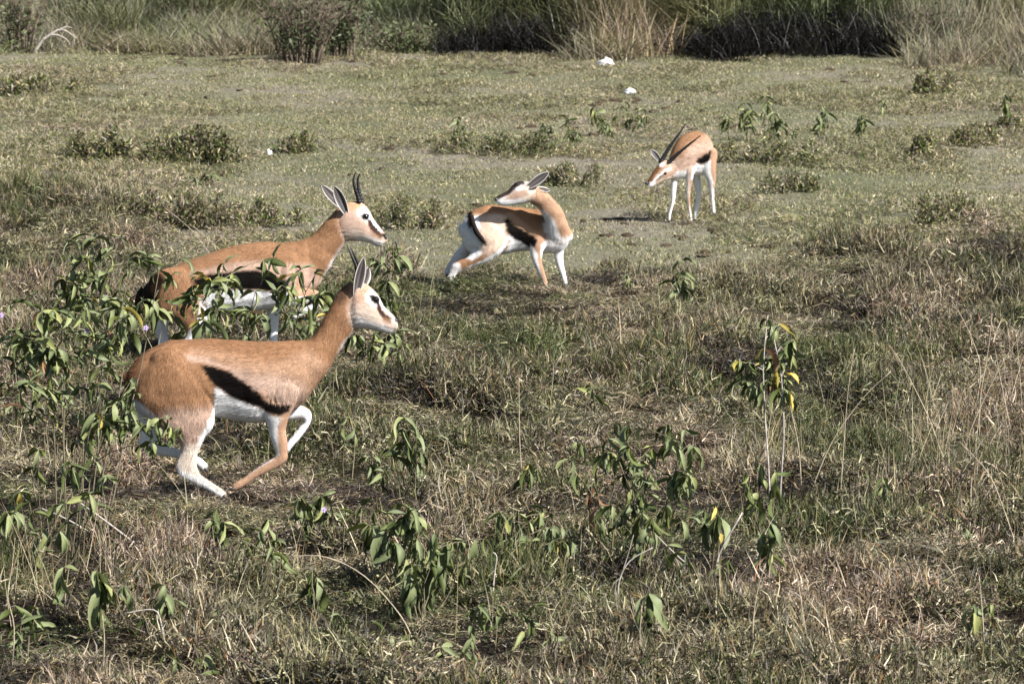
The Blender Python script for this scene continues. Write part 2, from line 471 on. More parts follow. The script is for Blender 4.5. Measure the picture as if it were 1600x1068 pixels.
    def eye(self, X, Y, r, axis_c=None, tilt=0.0, far=True):
        """near eye at the picked point, far eye mirrored through the head's middle (axis_c = depth of the head's middle)"""
        k = 1 / self.zs / self.s
        p = self.surf(X, Y)
        self.ball('eye', p + Vector((0, 0.35 * r * k, 0)), r * k * 1.15, r * k * 0.75, r * k * 0.86, M_EYE, tilt)
        if far:
            q = p.copy(); mid = self.P(X, Y, axis_c).y; q.y = 2 * mid - p.y
            self.ball('eye', q - Vector((0, 0.35 * r * k, 0)), r * k * 1.15, r * k * 0.75, r * k * 0.86, M_EYE, tilt)
    def ear(self, b, t, w, front, dcb=0, dct=0, curl=1.15, inner=(0.025, 0.02, 0.02), outer=(0.40, 0.34, 0.30), rim=(0.66, 0.62, 0.60)):
        B = self.P(b[0], b[1], dcb); T = self.P(t[0], t[1], dct); ax = T - B; L = ax.length
        k = 1 / self.zs / self.s; w = w * k
        fr = Vector(front); fr = (fr - ax.normalized() * fr.dot(ax.normalized())).normalized()
        sd = ax.normalized().cross(fr).normalized()
        nt_, nu = 14, 9; V = []; Cc = []; Fc = []
        for sh in range(2):
            for i in range(nt_ + 1):
                t_ = i / nt_
                prof = (0.45 + 1.0 * math.sin(math.pi * min(t_ * 0.80 + 0.06, 1)) ** 0.8) * max(0.0, 1 - t_ ** 4.5) ** 0.6
                ww = w * prof / 1.42 + 0.0004
                for j in range(nu):
                    u = (j / (nu - 1) - 0.5) * 2 * curl * (1.25 - 0.5 * t_)
                    off = 0.0 if sh == 0 else 0.0022
                    rr = ww / math.sin(min(curl * (1.25 - 0.5 * t_), 1.57))
                    p = B + ax * t_ + sd * (rr - off) * math.sin(u) + fr * ((rr - off) * (1 - math.cos(u)) * 0.8 - (0 if sh == 0 else -off)) - fr * 0.12 * L * math.sin(math.pi * t_) * 0.3
                    V.append(p)
                    e = abs(j / (nu - 1) - 0.5) * 2
                    if sh == 0: Cc.append(outer)
                    else:
                        st = 0.5 + 0.5 * math.cos(e * 9.0)
                        cc = [inner[q] * (1 - 0.16 * st) + rim[q] * 0.16 * st for q in range(3)]
                        f = sstep(0.70, 0.97, np.array(e)); Cc.append([cc[q] * (1 - f) + rim[q] * f for q in range(3)])
        m = (nt_ + 1) * nu
        for i in range(nt_):
            for j in range(nu - 1):
                a = i * nu + j
                Fc.append((a, a + 1, a + nu + 1, a + nu)); Fc.append((m + a, m + a + nu, m + a + nu + 1, m + a + 1))
            for j in (0, nu - 1):
                a = i * nu + j; Fc.append((a, a + nu, m + a + nu, m + a) if j == 0 else (a, m + a, m + a + nu, a + nu))
        obj('ear', mesh_from('gazelle_ear', V, Fc, np.array(Cc, float)), M_COAT, self.root)
    def horn(self, pts, r0, rings=10, r1=1.0, ridge=0.16):
        """pts: (X, Y, dc)"""
        S = crom(np.array(pts, float), 3, 16); k = 1 / self.zs / self.s
        P = [self.P(*p) for p in S]; m = len(P); rad = []
        for i in range(m):
            t = i / (m - 1)
            r = (r0 * (1 - t) ** 0.8 + r1 * t) * k
            if t < 0.8: r *= 1 + ridge * (1 - t * 0.6) * abs(math.sin(math.pi * rings * t / 0.8)) ** 0.6
            rad.append(r)
        V, Fc = tube(P, rad, 10)
        obj('horn', mesh_from('gazelle_horn', V, Fc), M_HORN, self.root)
    def hoof(self, X, Y, dx, dy, L, w, dc=0):
        """two-toed hoof that continues the leg from (X, Y) along (dx, dy)"""
        k = 1 / self.zs / self.s
        n_ = math.hypot(dx, dy); dx /= n_; dy /= n_
        ps = []
        for sgn in (-1, 1):
            P = [self.P(X + dx * q * L, Y + dy * q * L, dc + sgn * w * 0.42) for q in (0, 0.35, 0.8, 1.0)]
            ps.append(tube(P, [w * 0.62 * k, w * 0.7 * k, w * 0.5 * k, w * 0.2 * k], 8))
        V, Fc = join(ps)
        obj('hoof', mesh_from('gazelle_hoof', V, Fc), M_HOOF, self.root)
    def tail(self, pts, rad, colr):
        P = [self.P(*p) for p in crom(np.array(pts, float), 3, 6)]
        k = 1 / self.zs / self.s; m = len(P)
        r = [np.interp(i / (m - 1), np.linspace(0, 1, len(rad)), rad) * k for i in range(m)]
        V, Fc = tube(P, r, 8)
        # tuft hairs
        for i in range(70):
            j = R.randint(2, m - 1); c = P[j]; d = (P[min(j + 1, m - 1)] - P[j - 1]).normalized()
            d = (d + Vector((R.uniform(-.35, .35), R.uniform(-.35, .35), R.uniform(-.2, .1)))).normalized()
            q = c + Vector((R.uniform(-1, 1), R.uniform(-1, 1), 0)) * r[j] * 0.7
            L = r[j] * R.uniform(2.5, 4.5); s_ = Vector((0.0012, 0, 0.0006)); o = len(V)
            V += [q - s_, q + s_, q + d * L]; Fc.append((o, o + 1, o + 2))
        obj('tail', mesh_from('gazelle_tail', V, Fc, np.tile(np.array(colr, float), (len(V), 1))), M_COAT, self.root)

def poly_mask(P, poly, feather):
    x, y = P[:, 0], P[:, 1]; n = len(poly)
    inside = np.zeros(len(P), bool); d2 = np.full(len(P), 1e18)
    for i in range(n):
        x1, y1 = poly[i]; x2, y2 = poly[(i + 1) % n]
        c = ((y1 > y) != (y2 > y)) & (x < (x2 - x1) * (y - y1) / ((y2 - y1) if y2 != y1 else 1e-9) + x1)
        inside ^= c
        ex, ey = x2 - x1, y2 - y1
        t = np.clip(((x - x1) * ex + (y - y1) * ey) / (ex * ex + ey * ey + 1e-9), 0, 1)
        d2 = np.minimum(d2, (x - x1 - t * ex) ** 2 + (y - y1 - t * ey) ** 2)
    sd = np.sqrt(d2) * np.where(inside, 1, -1)
    return sstep(-feather, feather, sd)

BR = (0.275, 0.148, 0.078)       # rufous back
BRD = (0.165, 0.078, 0.038)
TAN = (0.41, 0.255, 0.165)
PALE = (0.52, 0.365, 0.285)
WH = (0.86, 0.855, 0.85)
CREAM = (0.72, 0.62, 0.52)
BK = (0.005, 0.004, 0.0035)
GREY = (0.42, 0.37, 0.34)

# ------------------------------------------------------------------ the four gazelles
def rear_patch(c): return c

# front gazelle: galloping to the right, nearest. coordinates read off an enlargement whose corner is (160, 380), 2.542 x
g = Beast('gazelle', 'nearest gazelle with short thin horn galloping right in front of the leafy bush', 160, 380, 2.542, ydist(792), (350, 790))
g.loft('torso', [(102,512,104,590,34,0),(122,478,134,655,58,0),(170,432,185,692,74,0),(250,392,268,700,84,0),(330,380,340,700,84,0),(420,378,425,690,80,0),
  (500,383,500,698,82,0),(600,389,590,712,86,0),(690,388,672,702,84,0),(760,386,738,672,72,0),(808,392,782,645,54,0),(826,430,806,600,34,0)])
g.loft('neck', [(700,398,740,660,80,0),(770,386,795,630,74,0),(822,376,838,580,62,0),(860,333,886,518,47,0),(892,275,925,450,36,0),(918,222,962,395,32,0),(950,178,1000,352,31,0),(985,152,1020,338,32,0)])
g.loft('head', [(985,190,998,330,34,0),(1010,156,1015,338,42,0),(1045,160,1040,340,43,0),(1072,180,1062,342,41,0),(1098,210,1084,346,34,0),(1116,248,1104,352,27,0),(1138,268,1126,357,22,0),(1160,290,1143,358,18,0),(1172,314,1160,350,11,0)], n=24)
g.loft('thigh', [(330.0,430.0,180.0,470.0,50,-30),(420.0,520.0,125.0,560.0,52,-42),(450.0,610.0,140.0,640.0,48,-46),(446.0,670.0,185.0,690.0,40,-46),(441.1,721.5,233.9,730.5,36,-44),(407.2,770.0,292.8,768.0,25,-42),(389.5,806.0,314.5,808.0,18,-42),(375.5,845.0,303.5,850.0,16,-42),(375.4,880.0,290.6,888.0,15,-42),(385.4,908.1,312.6,925.9,13,-42),(407.7,930.2,362.3,953.8,11,-42),(441.8,952.2,418.2,979.8,11,-42),(469.8,970.2,448.2,997.8,11,-42),(489.8,988.1,466.2,1007.9,9,-42)])
g.loft('far_hind', [(300.0,560.0,150.0,560.0,45,42),(250.0,640.0,140.0,640.0,36,46),(238.0,700.0,142.0,705.0,26,48),(228.0,748.0,150.0,757.0,19,48),(228.4,778.8,145.6,801.2,17,48),(249.6,796.3,196.4,833.7,12,48),(299.9,816.3,285.1,849.7,11,48),(349.9,836.2,338.1,867.8,11,48),(389.9,852.2,372.1,883.8,11,48),(414.8,874.2,396.2,903.8,11,48)])
g.loft('near_fore', [(620.0,560.0,770.0,570.0,28,-42),(628.0,630.0,768.0,632.0,32,-44),(640.0,680.0,742.0,690.0,30,-40),(658.0,735.0,730.0,738.0,22,-36),(671.6,785.0,735.4,785.0,20,-34),(688.3,828.0,735.7,826.0,16,-34),(682.4,850.0,733.6,858.0,15,-34),(660.3,862.2,699.7,887.8,13,-34),(600.1,902.2,617.9,927.8,11,-34),(560.1,930.2,575.9,954.8,11,-34),(535.1,944.2,549.9,971.8,12,-34),(518.1,956.2,531.9,981.8,11,-34)])
g.loft('far_fore', [(700.0,560.0,640.0,690.0,28,38),(745.0,640.0,718.0,705.0,24,40),(782.0,642.0,775.0,698.0,19,40),(808.0,650.0,795.0,700.0,17,40),(827.7,670.1,796.3,705.9,17,40),(829.8,700.1,798.2,711.9,13,40),(811.8,737.9,784.2,726.1,11,40),(781.8,777.9,760.2,758.1,11,40),(754.8,807.9,733.2,790.1,11,40),(741.9,825.9,722.1,808.1,11,40)])
g.loft('shoulder', [(715,470,745,480,16,-40),(680,520,775,530,24,-50),(660,580,785,585,28,-56),(660,640,765,640,24,-52)])
F_L = [
 (['torso','thigh','shoulder','near_fore','neck'], [(330,440),(420,455),(520,490),(640,545),(700,600),(800,650),(900,480),(820,420),(700,470),(600,470),(450,430),(360,420)], TAN, 26, .8),
 (['torso','shoulder','near_fore','neck'], [(500,490),(620,520),(700,520),(800,560),(830,620),(760,660),(690,640),(640,600),(560,550)], PALE, 26, .9),
 (['torso','thigh'], [(330,440),(430,455),(560,525),(640,580),(620,590),(500,500),(400,475),(340,465)], PALE, 9, .8),
 (['torso','thigh'], [(70,440),(200,400),(150,500),(135,610),(70,610)], BRD, 26, .9),
 (['torso'], [(240,385),(420,375),(760,385),(830,390),(760,430),(500,425),(360,410),(250,430)], BRD, 22, .35),
 (['thigh','torso'], [(260,660),(440,640),(430,740),(380,850),(290,900),(280,760),(200,690)], PALE, 26, .85),
 (['thigh','torso'], [(270,480),(330,500),(420,600),(430,640),(350,650),(300,600)], BR, 24, .7),
 (['torso','thigh','shoulder','near_fore'], [(392,484),(440,486),(500,508),(560,545),(620,588),(652,630),(700,640),(752,642),(738,668),(700,684),(660,672),(630,652),(560,628),(500,602),(452,565),(420,528)], BK, 5),
 (['torso','near_fore','shoulder','thigh'], [(452,570),(500,604),(560,630),(630,655),(668,682),(720,694),(700,720),(640,760),(560,760),(430,760),(400,840),(372,880),(352,870),(388,760),(425,700),(447,640)], WH, 5),
 (['torso','thigh'], [(120,612),(160,640),(215,690),(190,720),(120,720),(100,640)], WH, 8),
 (['torso','thigh'], [(85,560),(118,600),(128,622),(95,625)], BK, 7, .9),
 (['thigh'], [(270,800),(430,790),(420,890),(520,985),(505,1040),(270,940)], CREAM, 16, .8),
 (['thigh'], [(285,880),(330,905),(380,930),(500,1010),(480,1040),(330,960),(270,920)], WH, 8, .85),
 (['near_fore'], [(625,670),(690,700),(694,770),(700,838),(670,860),(500,960),(500,940),(640,830),(655,780)], WH, 7),
 (['near_fore'], [(700,690),(750,690),(750,885),(690,905),(600,945),(545,990),(534,984),(600,922),(690,876),(712,838)], TAN, 7, .75),
 (['neck','head','torso'], [(1010,340),(1000,350),(955,400),(925,470),(885,540),(850,590),(815,650),(780,680),(850,680),(960,520),(1060,370)], WH, 14),
 (['neck','torso'], [(930,170),(890,240),(850,330),(800,380),(880,350),(930,260),(975,190)], BRD, 20, .6),
 (['neck'], [(930,150),(985,150),(970,215),(940,240),(915,215)], (0.10,0.06,0.04), 12, .85),
 (['head'], [(960,250),(1050,260),(1120,300),(1140,330),(1180,350),(1170,380),(980,380)], CREAM, 22, .7),
 (['head'], [(1005,290),(1080,318),(1130,330),(1160,345),(1150,375),(980,375)], WH, 14, .9),
 (['head'], [(1015,170),(1052,160),(1060,180),(1040,225),(1010,230)], TAN, 12, .8),
 (['head'], [(1048,208),(1064,190),(1090,200),(1110,226),(1104,240),(1096,250),(1072,252),(1054,236)], (.66,.62,.60), 12),
 (['head'], [(1100,220),(1120,240),(1150,270),(1160,285),(1145,288),(1125,270),(1104,246)], WH, 4),
 (['head'], [(1120,240),(1130,250),(1160,278),(1175,300),(1160,292),(1140,275)], BR, 4, .9),
 (['head'], [(1090,232),(1101,238),(1108,260),(1128,282),(1150,297),(1144,316),(1122,306),(1102,286),(1090,260)], (0.03,0.018,0.015), 3),
 (['head'], [(1110,290),(1140,300),(1150,318),(1130,320),(1112,308)], BR, 8, .7),
 (['head'], [(1148,288),(1190,290),(1190,345),(1162,336),(1145,318)], GREY, 7, .85),
 (['head'], [(1120,326),(1140,333),(1170,340),(1168,345),(1140,340),(1118,332)], (0.08,0.06,0.06), 2.2, .9),
 (['head'], [(1062,208),(1076,204),(1096,212),(1102,226),(1098,240),(1080,240),(1066,228)], BK, 3),
 (['far_fore'], [(700,680),(820,640),(860,700),(740,860),(690,800),(780,710)], WH, 9, .9),
 (['far_fore'], [(770,640),(800,636),(835,660),(815,662),(790,650)], TAN, 6, .9),
]
g.finish(F_L, {'*': BR, 'far_hind': WH, 'far_fore': WH, 'head': PALE, 'near_fore': TAN, 'neck': BR}, 0.0042, 3)
g.eye(1083, 224, 13, 0, 0.1)
g.ear((1004,205,0), (1038,54), 23, (0.5,-1,0.1), -26, -44)
g.ear((1030,170,0), (1056,92), 26, (0.9,-0.6,0.0), 26, 44)
g.horn([(1012,140,-12),(1008,92,-12),(990,50,-10),(970,6,-6)], 9, 4, 1.2, .1)
g.horn([(1020,140,12),(1018,92,12),(1002,50,10),(984,14,8)], 9, 4, 1.2, .1)
g.hoof(480, 1000, 1, .8, 22, 10, -42); g.hoof(405, 890, .6, .8, 24, 10, 48); g.hoof(524, 970, -1, .55, 24, 10, -34); g.hoof(732, 818, -.7, .7, 22, 10, 40)
g.tail([(115,585,0),(78,610,0),(52,650,0),(46,700,0),(60,740,0)], [12,13,12,11,4], (0.02,0.015,0.013))
g.ball('nose', g.P(1164, 305, 0), .0115, .0125, .0085, M_NOSE, 0.5)
front = g

# back-left gazelle with curved horns. enlargement corner (180, 250), 3.446 x
g = Beast('gazelle', 'gazelle with two upright curved horns running behind the leafy bush on the left', 180, 250, 3.446, ydist(570), (330, 568))
g.loft('torso', [(140,715,148,775,34,0),(168,668,182,815,60,0),(230,622,240,850,82,0),(310,578,320,860,90,0),(400,540,400,850,90,0),(500,502,500,838,90,0),(600,470,600,832,94,0),(700,450,690,826,96,0),
  (800,439,780,812,94,0),(900,443,880,790,90,0),(980,436,960,762,80,0),(1045,425,1030,725,62,0),(1085,470,1070,690,46,0)])
g.loft('neck', [(890,450,985,750,70,0),(985,440,1082,690,60,0),(1060,402,1135,610,52,0),(1105,358,1180,530,46,0),(1142,318,1215,475,42,0),(1180,275,1245,436,40,0),(1222,244,1270,430,40,0)])
g.loft('head', [(1205,262,1245,435,44,0),(1245,232,1270,437,52,0),(1290,222,1312,437,56,0),(1332,232,1347,442,54,0),(1366,268,1377,450,43,0),(1392,318,1398,460,34,0),(1420,355,1414,466,27,0),(1448,388,1432,464,21,0),(1460,414,1448,448,12,0)], n=24)
g.loft('thigh', [(400.0,600.0,180.0,650.0,60,-35),(450.0,660.0,170.0,730.0,60,-48),(480.0,750.0,210.0,800.0,54,-50),(492.0,820.0,300.0,850.0,42,-50),(489.3,884.1,352.7,900.9,34,-48),(449.4,940.1,370.6,949.9,22,-48),(414.6,1000.0,352.4,1000.0,18,-48),(429.6,1040.1,370.4,1059.9,16,-48),(479.8,1070.2,450.2,1099.8,14,-48),(519.9,1095.1,500.1,1117.9,12,-48)])
g.loft('far_hind', [(330.0,700.0,180.0,720.0,50,50),(290.0,800.0,170.0,820.0,44,56),(285.0,880.0,200.0,890.0,28,58),(285.0,950.0,228.0,955.0,18,58),(303.3,1009.1,241.7,1025.9,17,58),(339.8,1050.2,310.2,1079.8,14,58),(379.9,1075.2,360.1,1099.8,13,58)])
g.loft('near_fore', [(860.0,620.0,1000.0,600.0,36,-50),(880.0,740.0,1010.0,660.0,36,-50),(960.0,790.0,1000.0,688.0,32,-48),(1020.0,780.0,1045.0,696.0,24,-46),(1071.6,779.4,1078.4,697.6,23,-46),(1084.2,771.7,1111.8,724.3,18,-46),(1076.2,768.0,1107.8,768.0,15,-46),(1050.2,775.2,1077.8,799.8,13,-46),(1000.1,805.2,1017.9,831.8,12,-46),(960.1,830.2,974.9,854.8,13,-46)])
g.loft('far_fore', [(920.0,700.0,800.0,720.0,36,45),(895.0,790.0,815.0,790.0,30,50),(882.0,860.0,818.0,862.0,21,50),(876.0,930.0,830.0,932.0,16,50),(874.2,990.0,833.8,990.0,16,50),(865.8,1045.0,838.2,1045.0,14,50)])
g.loft('shoulder', [(905,520,945,525,18,-48),(885,580,970,585,28,-64),(875,650,975,650,32,-66),(880,710,970,700,28,-60)])
B_L = [
 (['torso','thigh','shoulder','neck'], [(400,610),(600,560),(760,540),(900,560),(1050,560),(1120,650),(1000,760),(850,700),(760,600),(600,620)], PALE, 22, .85),
 (['torso'], [(240,600),(420,500),(700,420),(900,420),(1000,410),(900,520),(760,530),(600,545),(420,580),(300,640)], BR, 14, .9),
 (['torso','thigh'], [(120,620),(240,600),(270,640),(225,760),(200,800),(120,800)], BK, 16, .93),
 (['torso','thigh','shoulder','near_fore'], [(425,642),(520,612),(600,603),(760,592),(860,618),(925,650),(932,682),(850,704),(760,694),(640,692),(560,700),(480,716),(440,682)], BK, 6),
 (['torso','thigh','shoulder','near_fore'], [(480,720),(560,705),(640,698),(760,700),(850,710),(940,700),(960,760),(900,860),(560,900),(520,860),(500,780)], WH, 7),
 (['thigh'], [(470,700),(520,800),(500,900),(420,1000),(330,1100),(370,960),(440,860)], WH, 10, .9),
 (['near_fore'], [(940,740),(1030,735),(1120,760),(1120,900),(900,900)], WH, 8, .9),
 (['neck','head','torso'], [(1290,440),(1245,430),(1210,480),(1165,545),(1130,610),(1100,690),(1040,760),(1140,720),(1230,560),(1330,460)], WH, 16),
 (['neck','torso'], [(1000,420),(1060,380),(1110,330),(1180,250),(1215,240),(1190,330),(1120,420),(1040,480)], BR, 24, .8),
 (['head'], [(1190,380),(1320,380),(1400,420),(1450,430),(1450,500),(1190,500)], CREAM, 24, .75),
 (['head'], [(1300,415),(1400,425),(1450,440),(1450,490),(1290,470)], WH, 14, .8),
 (['head'], [(1235,215),(1300,200),(1340,225),(1300,270),(1240,270)], (0.45,0.25,0.12), 14, .7),
 (['head'], [(1308,268),(1350,256),(1382,290),(1394,326),(1376,340),(1334,324),(1304,300)], (.68,.64,.62), 13),
 (['head'], [(1330,205),(1370,230),(1390,270),(1430,340),(1470,395),(1440,385),(1400,330),(1370,270)], (0.22,0.10,0.04), 7),
 (['head'], [(1370,290),(1390,320),(1425,365),(1440,385),(1425,392),(1390,352),(1370,320)], WH, 4),
 (['head'], [(1360,316),(1378,323),(1394,350),(1427,386),(1442,404),(1428,422),(1390,394),(1364,355)], (0.04,0.022,0.018), 4),
 (['head'], [(1380,380),(1430,410),(1440,430),(1410,430),(1375,400)], BR, 10, .55),
 (['head'], [(1438,395),(1480,395),(1470,430),(1452,430),(1440,412)], BK, 4),
 (['head'], [(1400,436),(1425,444),(1450,446),(1448,452),(1420,452),(1398,442)], (0.1,0.07,0.06), 3, .8),
 (['head'], [(1320,298),(1342,286),(1366,292),(1372,308),(1356,324),(1332,318)], BK, 4),
]
g.finish(B_L, {'*': BR, 'far_hind': WH, 'far_fore': WH, 'head': PALE, 'near_fore': TAN, 'neck': BR}, 0.0042, 3)
g.eye(1346, 306, 15, 0, 0.1)
g.ear((1242,285,0), (1177,138), 28, (0.3,-1,-0.2), -38, -60, inner=(0.03,0.028,0.03))
g.ear((1215,255,0), (1110,134), 26, (0.2,-1,0.5), 30, 60, outer=(0.5,0.45,0.42))
g.horn([(1316,232,-16),(1304,190,-17),(1289,145,-20),(1283,105,-20),(1295,64,-16)], 12, 8, 2.5, .2)
g.horn([(1330,234,14),(1318,190,16),(1310,145,20),(1306,105,22),(1318,72,18)], 12, 8, 2.5, .2)
g.hoof(508, 1105, 1, .8, 24, 13, -48); g.hoof(372, 1088, 1, .6, 24, 13, 58); g.hoof(966, 842, -1, .5, 26, 13, -46); g.hoof(852, 1048, 0, 1, 26, 14, 50)
g.tail([(150,690,0),(128,720,0),(118,770,0),(128,820,0),(140,850,0)], [14,15,14,10,4], (0.02,0.015,0.013))
g.ball('nose', g.P(1450, 412, 0), .013, .012, .011, M_NOSE, 0.5)

# middle gazelle: turns its head back over its flank. enlargement corner (670, 250), 4.856 x
g = Beast('gazelle', 'gazelle turning its head back over its flank, hind legs braced apart', 670, 250, 4.856, ydist(452), (820, 452))
g.loft('torso', [(258,480,262,600,45,0),(285,415,285,680,80,0),(350,372,355,725,98,0),(440,342,455,740,104,6),(540,344,560,718,98,16),(640,355,650,700,92,26),(740,365,750,692,92,30),(840,378,845,702,92,26),
  (930,405,935,708,88,14),(1005,440,1005,695,72,0),(1050,480,1045,662,56,-8),(1078,530,1070,622,32,-12)])
g.loft('neck', [(1080,590,895,610,62,-10),(1066,505,884,540,58,-50),(1030,415,885,480,50,-82),(985,340,860,420,44,-110),(935,285,828,372,40,-130),(878,238,785,335,37,-144),(820,200,745,310,36,-150)])
g.loft('head', [(800,182,760,318,38,-150),(742,160,722,330,42,-155),(682,160,684,338,41,-160),(640,186,645,345,34,-164),(602,228,606,348,27,-167),(562,250,566,348,22,-170),(530,266,538,342,17,-173),(510,284,516,326,10,-174)], n=24)
g.loft('thigh', [(560.0,480.0,330.0,440.0,52,-40),(588.0,560.0,300.0,560.0,63,-55),(595.4,645.4,312.6,639.6,59,-60),(541.1,712.7,360.9,669.3,55,-62),(457.0,767.0,343.0,685.0,42,-62),(374.9,799.2,295.1,730.8,31,-62),(309.4,818.7,237.6,758.3,23,-62),(241.5,843.5,184.5,786.5,20,-62),(214.8,860.8,169.2,815.2,18,-62),(203.1,881.5,152.9,856.5,16,-62),(186.9,906.0,139.1,889.0,14,-62)])
g.loft('far_hind', [(340.0,560.0,255.0,560.0,52,40),(330.0,660.0,250.0,640.0,42,52),(305.9,722.1,209.1,687.9,27,56),(255.0,769.8,173.0,740.2,23,58),(208.8,811.8,146.2,783.2,18,58),(181.4,841.4,126.6,818.6,16,58),(168.2,869.3,116.8,848.7,16,58)])
g.loft('near_fore', [(930.0,560.0,790.0,560.0,42,-20),(895.0,640.0,765.0,640.0,38,-42),(863.8,705.0,769.2,705.0,27,-46),(860.3,769.6,790.7,775.4,25,-46),(875.5,834.6,818.5,840.4,21,-46),(888.9,879.6,842.1,885.4,17,-46),(898.4,919.6,859.6,925.4,16,-46),(904.1,949.6,869.9,955.4,17,-46)])
g.loft('far_fore', [(1050.0,560.0,930.0,560.0,42,15),(1030.0,660.0,945.0,670.0,34,12),(1020.1,729.6,953.9,735.4,21,10),(1025.3,799.6,971.7,806.4,21,10),(1038.5,859.4,997.5,868.6,18,10),(1048.2,909.6,1011.8,915.4,16,10),(1054.0,944.6,1022.0,950.4,17,10)])
M_L = [
 (['torso','thigh'], [(330,420),(560,390),(610,440),(590,640),(480,740),(380,700),(350,560)], (0.66,0.49,0.38), 30, .9),
 (['torso','thigh'], [(320,380),(440,320),(600,320),(600,420),(480,400),(400,410)], BR, 22, .9),
 (['torso'], [(585,400),(640,400),(720,470),(820,540),(900,570),(880,640),(800,640),(700,560),(610,470)], TAN, 10, .9),
 (['torso','near_fore'], [(572,455),(600,440),(650,490),(720,530),(800,578),(822,610),(805,665),(765,668),(720,640),(650,600),(590,555)], BK, 6),
 (['torso','near_fore'], [(590,555),(650,598),(720,635),(765,668),(800,700),(760,760),(500,780),(520,700),(570,640)], WH, 6),
 (['torso','far_fore','near_fore'], [(850,640),(960,570),(960,460),(1030,560),(1100,560),(1080,700),(1000,740),(850,740)], WH, 10),
 (['neck'], [(700,300),(780,330),(880,390),(950,450),(990,560),(1060,640),(900,640),(870,520),(820,440),(700,340)], WH, 12, .95),
 (['neck','torso'], [(790,180),(880,220),(970,300),(1050,400),(1100,520),(1095,600),(1060,560),(1010,440),(930,350),(840,270)], TAN, 22, .9),
 (['torso','thigh'], [(230,440),(300,400),(320,450),(345,520),(400,640),(400,720),(330,760),(230,720)], WH, 10, .95),
 (['torso','thigh'], [(345,420),(375,425),(400,500),(395,530),(370,520),(350,470)], WH, 6),
 (['torso','thigh'], [(290,390),(335,390),(340,500),(310,520),(290,460)], BK, 6),
 (['thigh'], [(600,600),(560,700),(460,770),(300,840),(200,900),(190,870),(320,800),(450,740),(540,670)], WH, 9),
 (['thigh'], [(100,960),(150,780),(230,780),(260,850),(200,960)], WH, 12, .8),
 (['near_fore'], [(770,640),(820,700),(835,800),(870,960),(820,960),(760,780)], WH, 9, .9),
 (['head'], [(500,290),(600,280),(680,290),(760,320),(780,360),(500,370)], WH, 12),
 (['head'], [(700,150),(790,150),(800,200),(760,220),(705,205)], GREY, 10, .9),
 (['head'], [(720,148),(620,170),(560,230),(495,258),(490,304),(530,300),(570,282),(620,256),(655,222),(690,195),(730,180)], (0.04,0.03,0.027), 7),
 (['head'], [(665,208),(690,200),(705,185),(712,225),(675,240),(655,232)], WH, 6, .8),
 (['head'], [(560,300),(620,262),(660,232),(730,222),(760,262),(700,290),(640,300)], (0.42,0.27,0.2), 12, .9),
]
g.finish(M_L, {'*': BR, 'far_hind': (0.7,0.68,0.67), 'far_fore': WH, 'head': CREAM, 'near_fore': TAN, 'neck': TAN}, 0.005, 3, 26000)
g.eye(660, 188, 15, -160, -0.3)
g.ear((755,205,0), (912,92), 34, (0.2,-1,0.35), -182, -200, inner=(0.05,0.045,0.045))
g.ear((810,225,0), (922,232), 28, (0.0,-0.7,0.8), -150, -130)
g.hoof(162, 898, -.5, 1, 26, 14, -62); g.hoof(142, 862, -.5, 1, 26, 14, 58); g.hoof(887, 955, .3, 1, 26, 15, -46); g.hoof(1038, 950, .3, 1, 26, 14, 10)
g.tail([(322,420,-112),(335,480,-122),(365,550,-128),(402,598,-128),(425,628,-124)], [20,20,20,18,8], (0.015,0.012,0.011))
g.ball('nose', g.P(512, 298, -173), .012, .014, .012, M_NOSE)

# far gazelle: long ringed horns, head lowered. enlargement corner (980, 180), 5.62 x
g = Beast('gazelle', 'farthest gazelle with long ringed horns lowering its head towards the turf', 980, 180, 5.62, ydist(351), (1080, 351))
g.loft('torso', [(752,285,768,420,46,62),(728,220,758,505,78,56),(685,165,705,525,92,40),(620,140,640,530,96,18),(560,146,580,530,94,-6),(500,172,520,535,88,-28),(450,215,465,555,78,-48),(408,275,430,560,60,-64),(380,345,400,545,40,-74)])
g.loft('neck', [(490,300,500,560,60,-44),(430,335,450,560,50,-66),(388,380,405,560,44,-84),(345,405,370,565,40,-98)])
g.loft('head', [(372,398,390,558,38,-96),(325,398,352,572,40,-106),(280,428,314,582,34,-116),(240,478,278,600,26,-124),(210,525,246,618,21,-130),(184,568,218,632,17,-135),(168,592,192,634,10,-138)], n=24)
g.loft('thigh', [(700.0,300.0,770.0,330.0,63,10),(640.0,420.0,772.0,430.0,63,0),(652.2,499.3,779.8,510.7,46,-6),(695.1,560.0,774.9,560.0,36,-8),(712.5,620.0,769.5,620.0,26,-8),(723.3,680.0,766.7,680.0,20,-8),(729.8,740.0,766.2,740.0,17,-8),(740.0,800.0,772.0,800.0,16,-8),(746.3,850.0,773.7,850.0,17,-8)])
g.loft('far_hind', [(600.0,440.0,700.0,440.0,47,75),(575.0,520.0,650.0,510.0,40,80),(575.8,581.4,644.2,558.6,27,82),(594.5,640.8,651.5,627.2,25,82),(607.2,680.6,652.8,671.4,22,82),(601.3,739.6,644.7,745.4,18,82),(593.6,799.4,632.4,808.6,17,82),(585.9,859.4,620.1,868.6,16,82),(581.0,904.5,614.0,912.5,17,82)])
g.loft('near_fore', [(480.0,400.0,600.0,400.0,42,-50),(505.0,480.0,590.0,480.0,38,-64),(516.1,550.0,578.9,550.0,25,-68),(519.2,620.0,564.8,620.0,23,-68),(517.6,690.0,556.4,690.0,21,-68),(523.1,750.0,553.9,750.0,16,-68),(533.4,820.0,559.6,820.0,14,-68),(543.5,880.0,567.5,880.0,16,-68),(546.5,925.0,571.5,925.0,17,-68)])
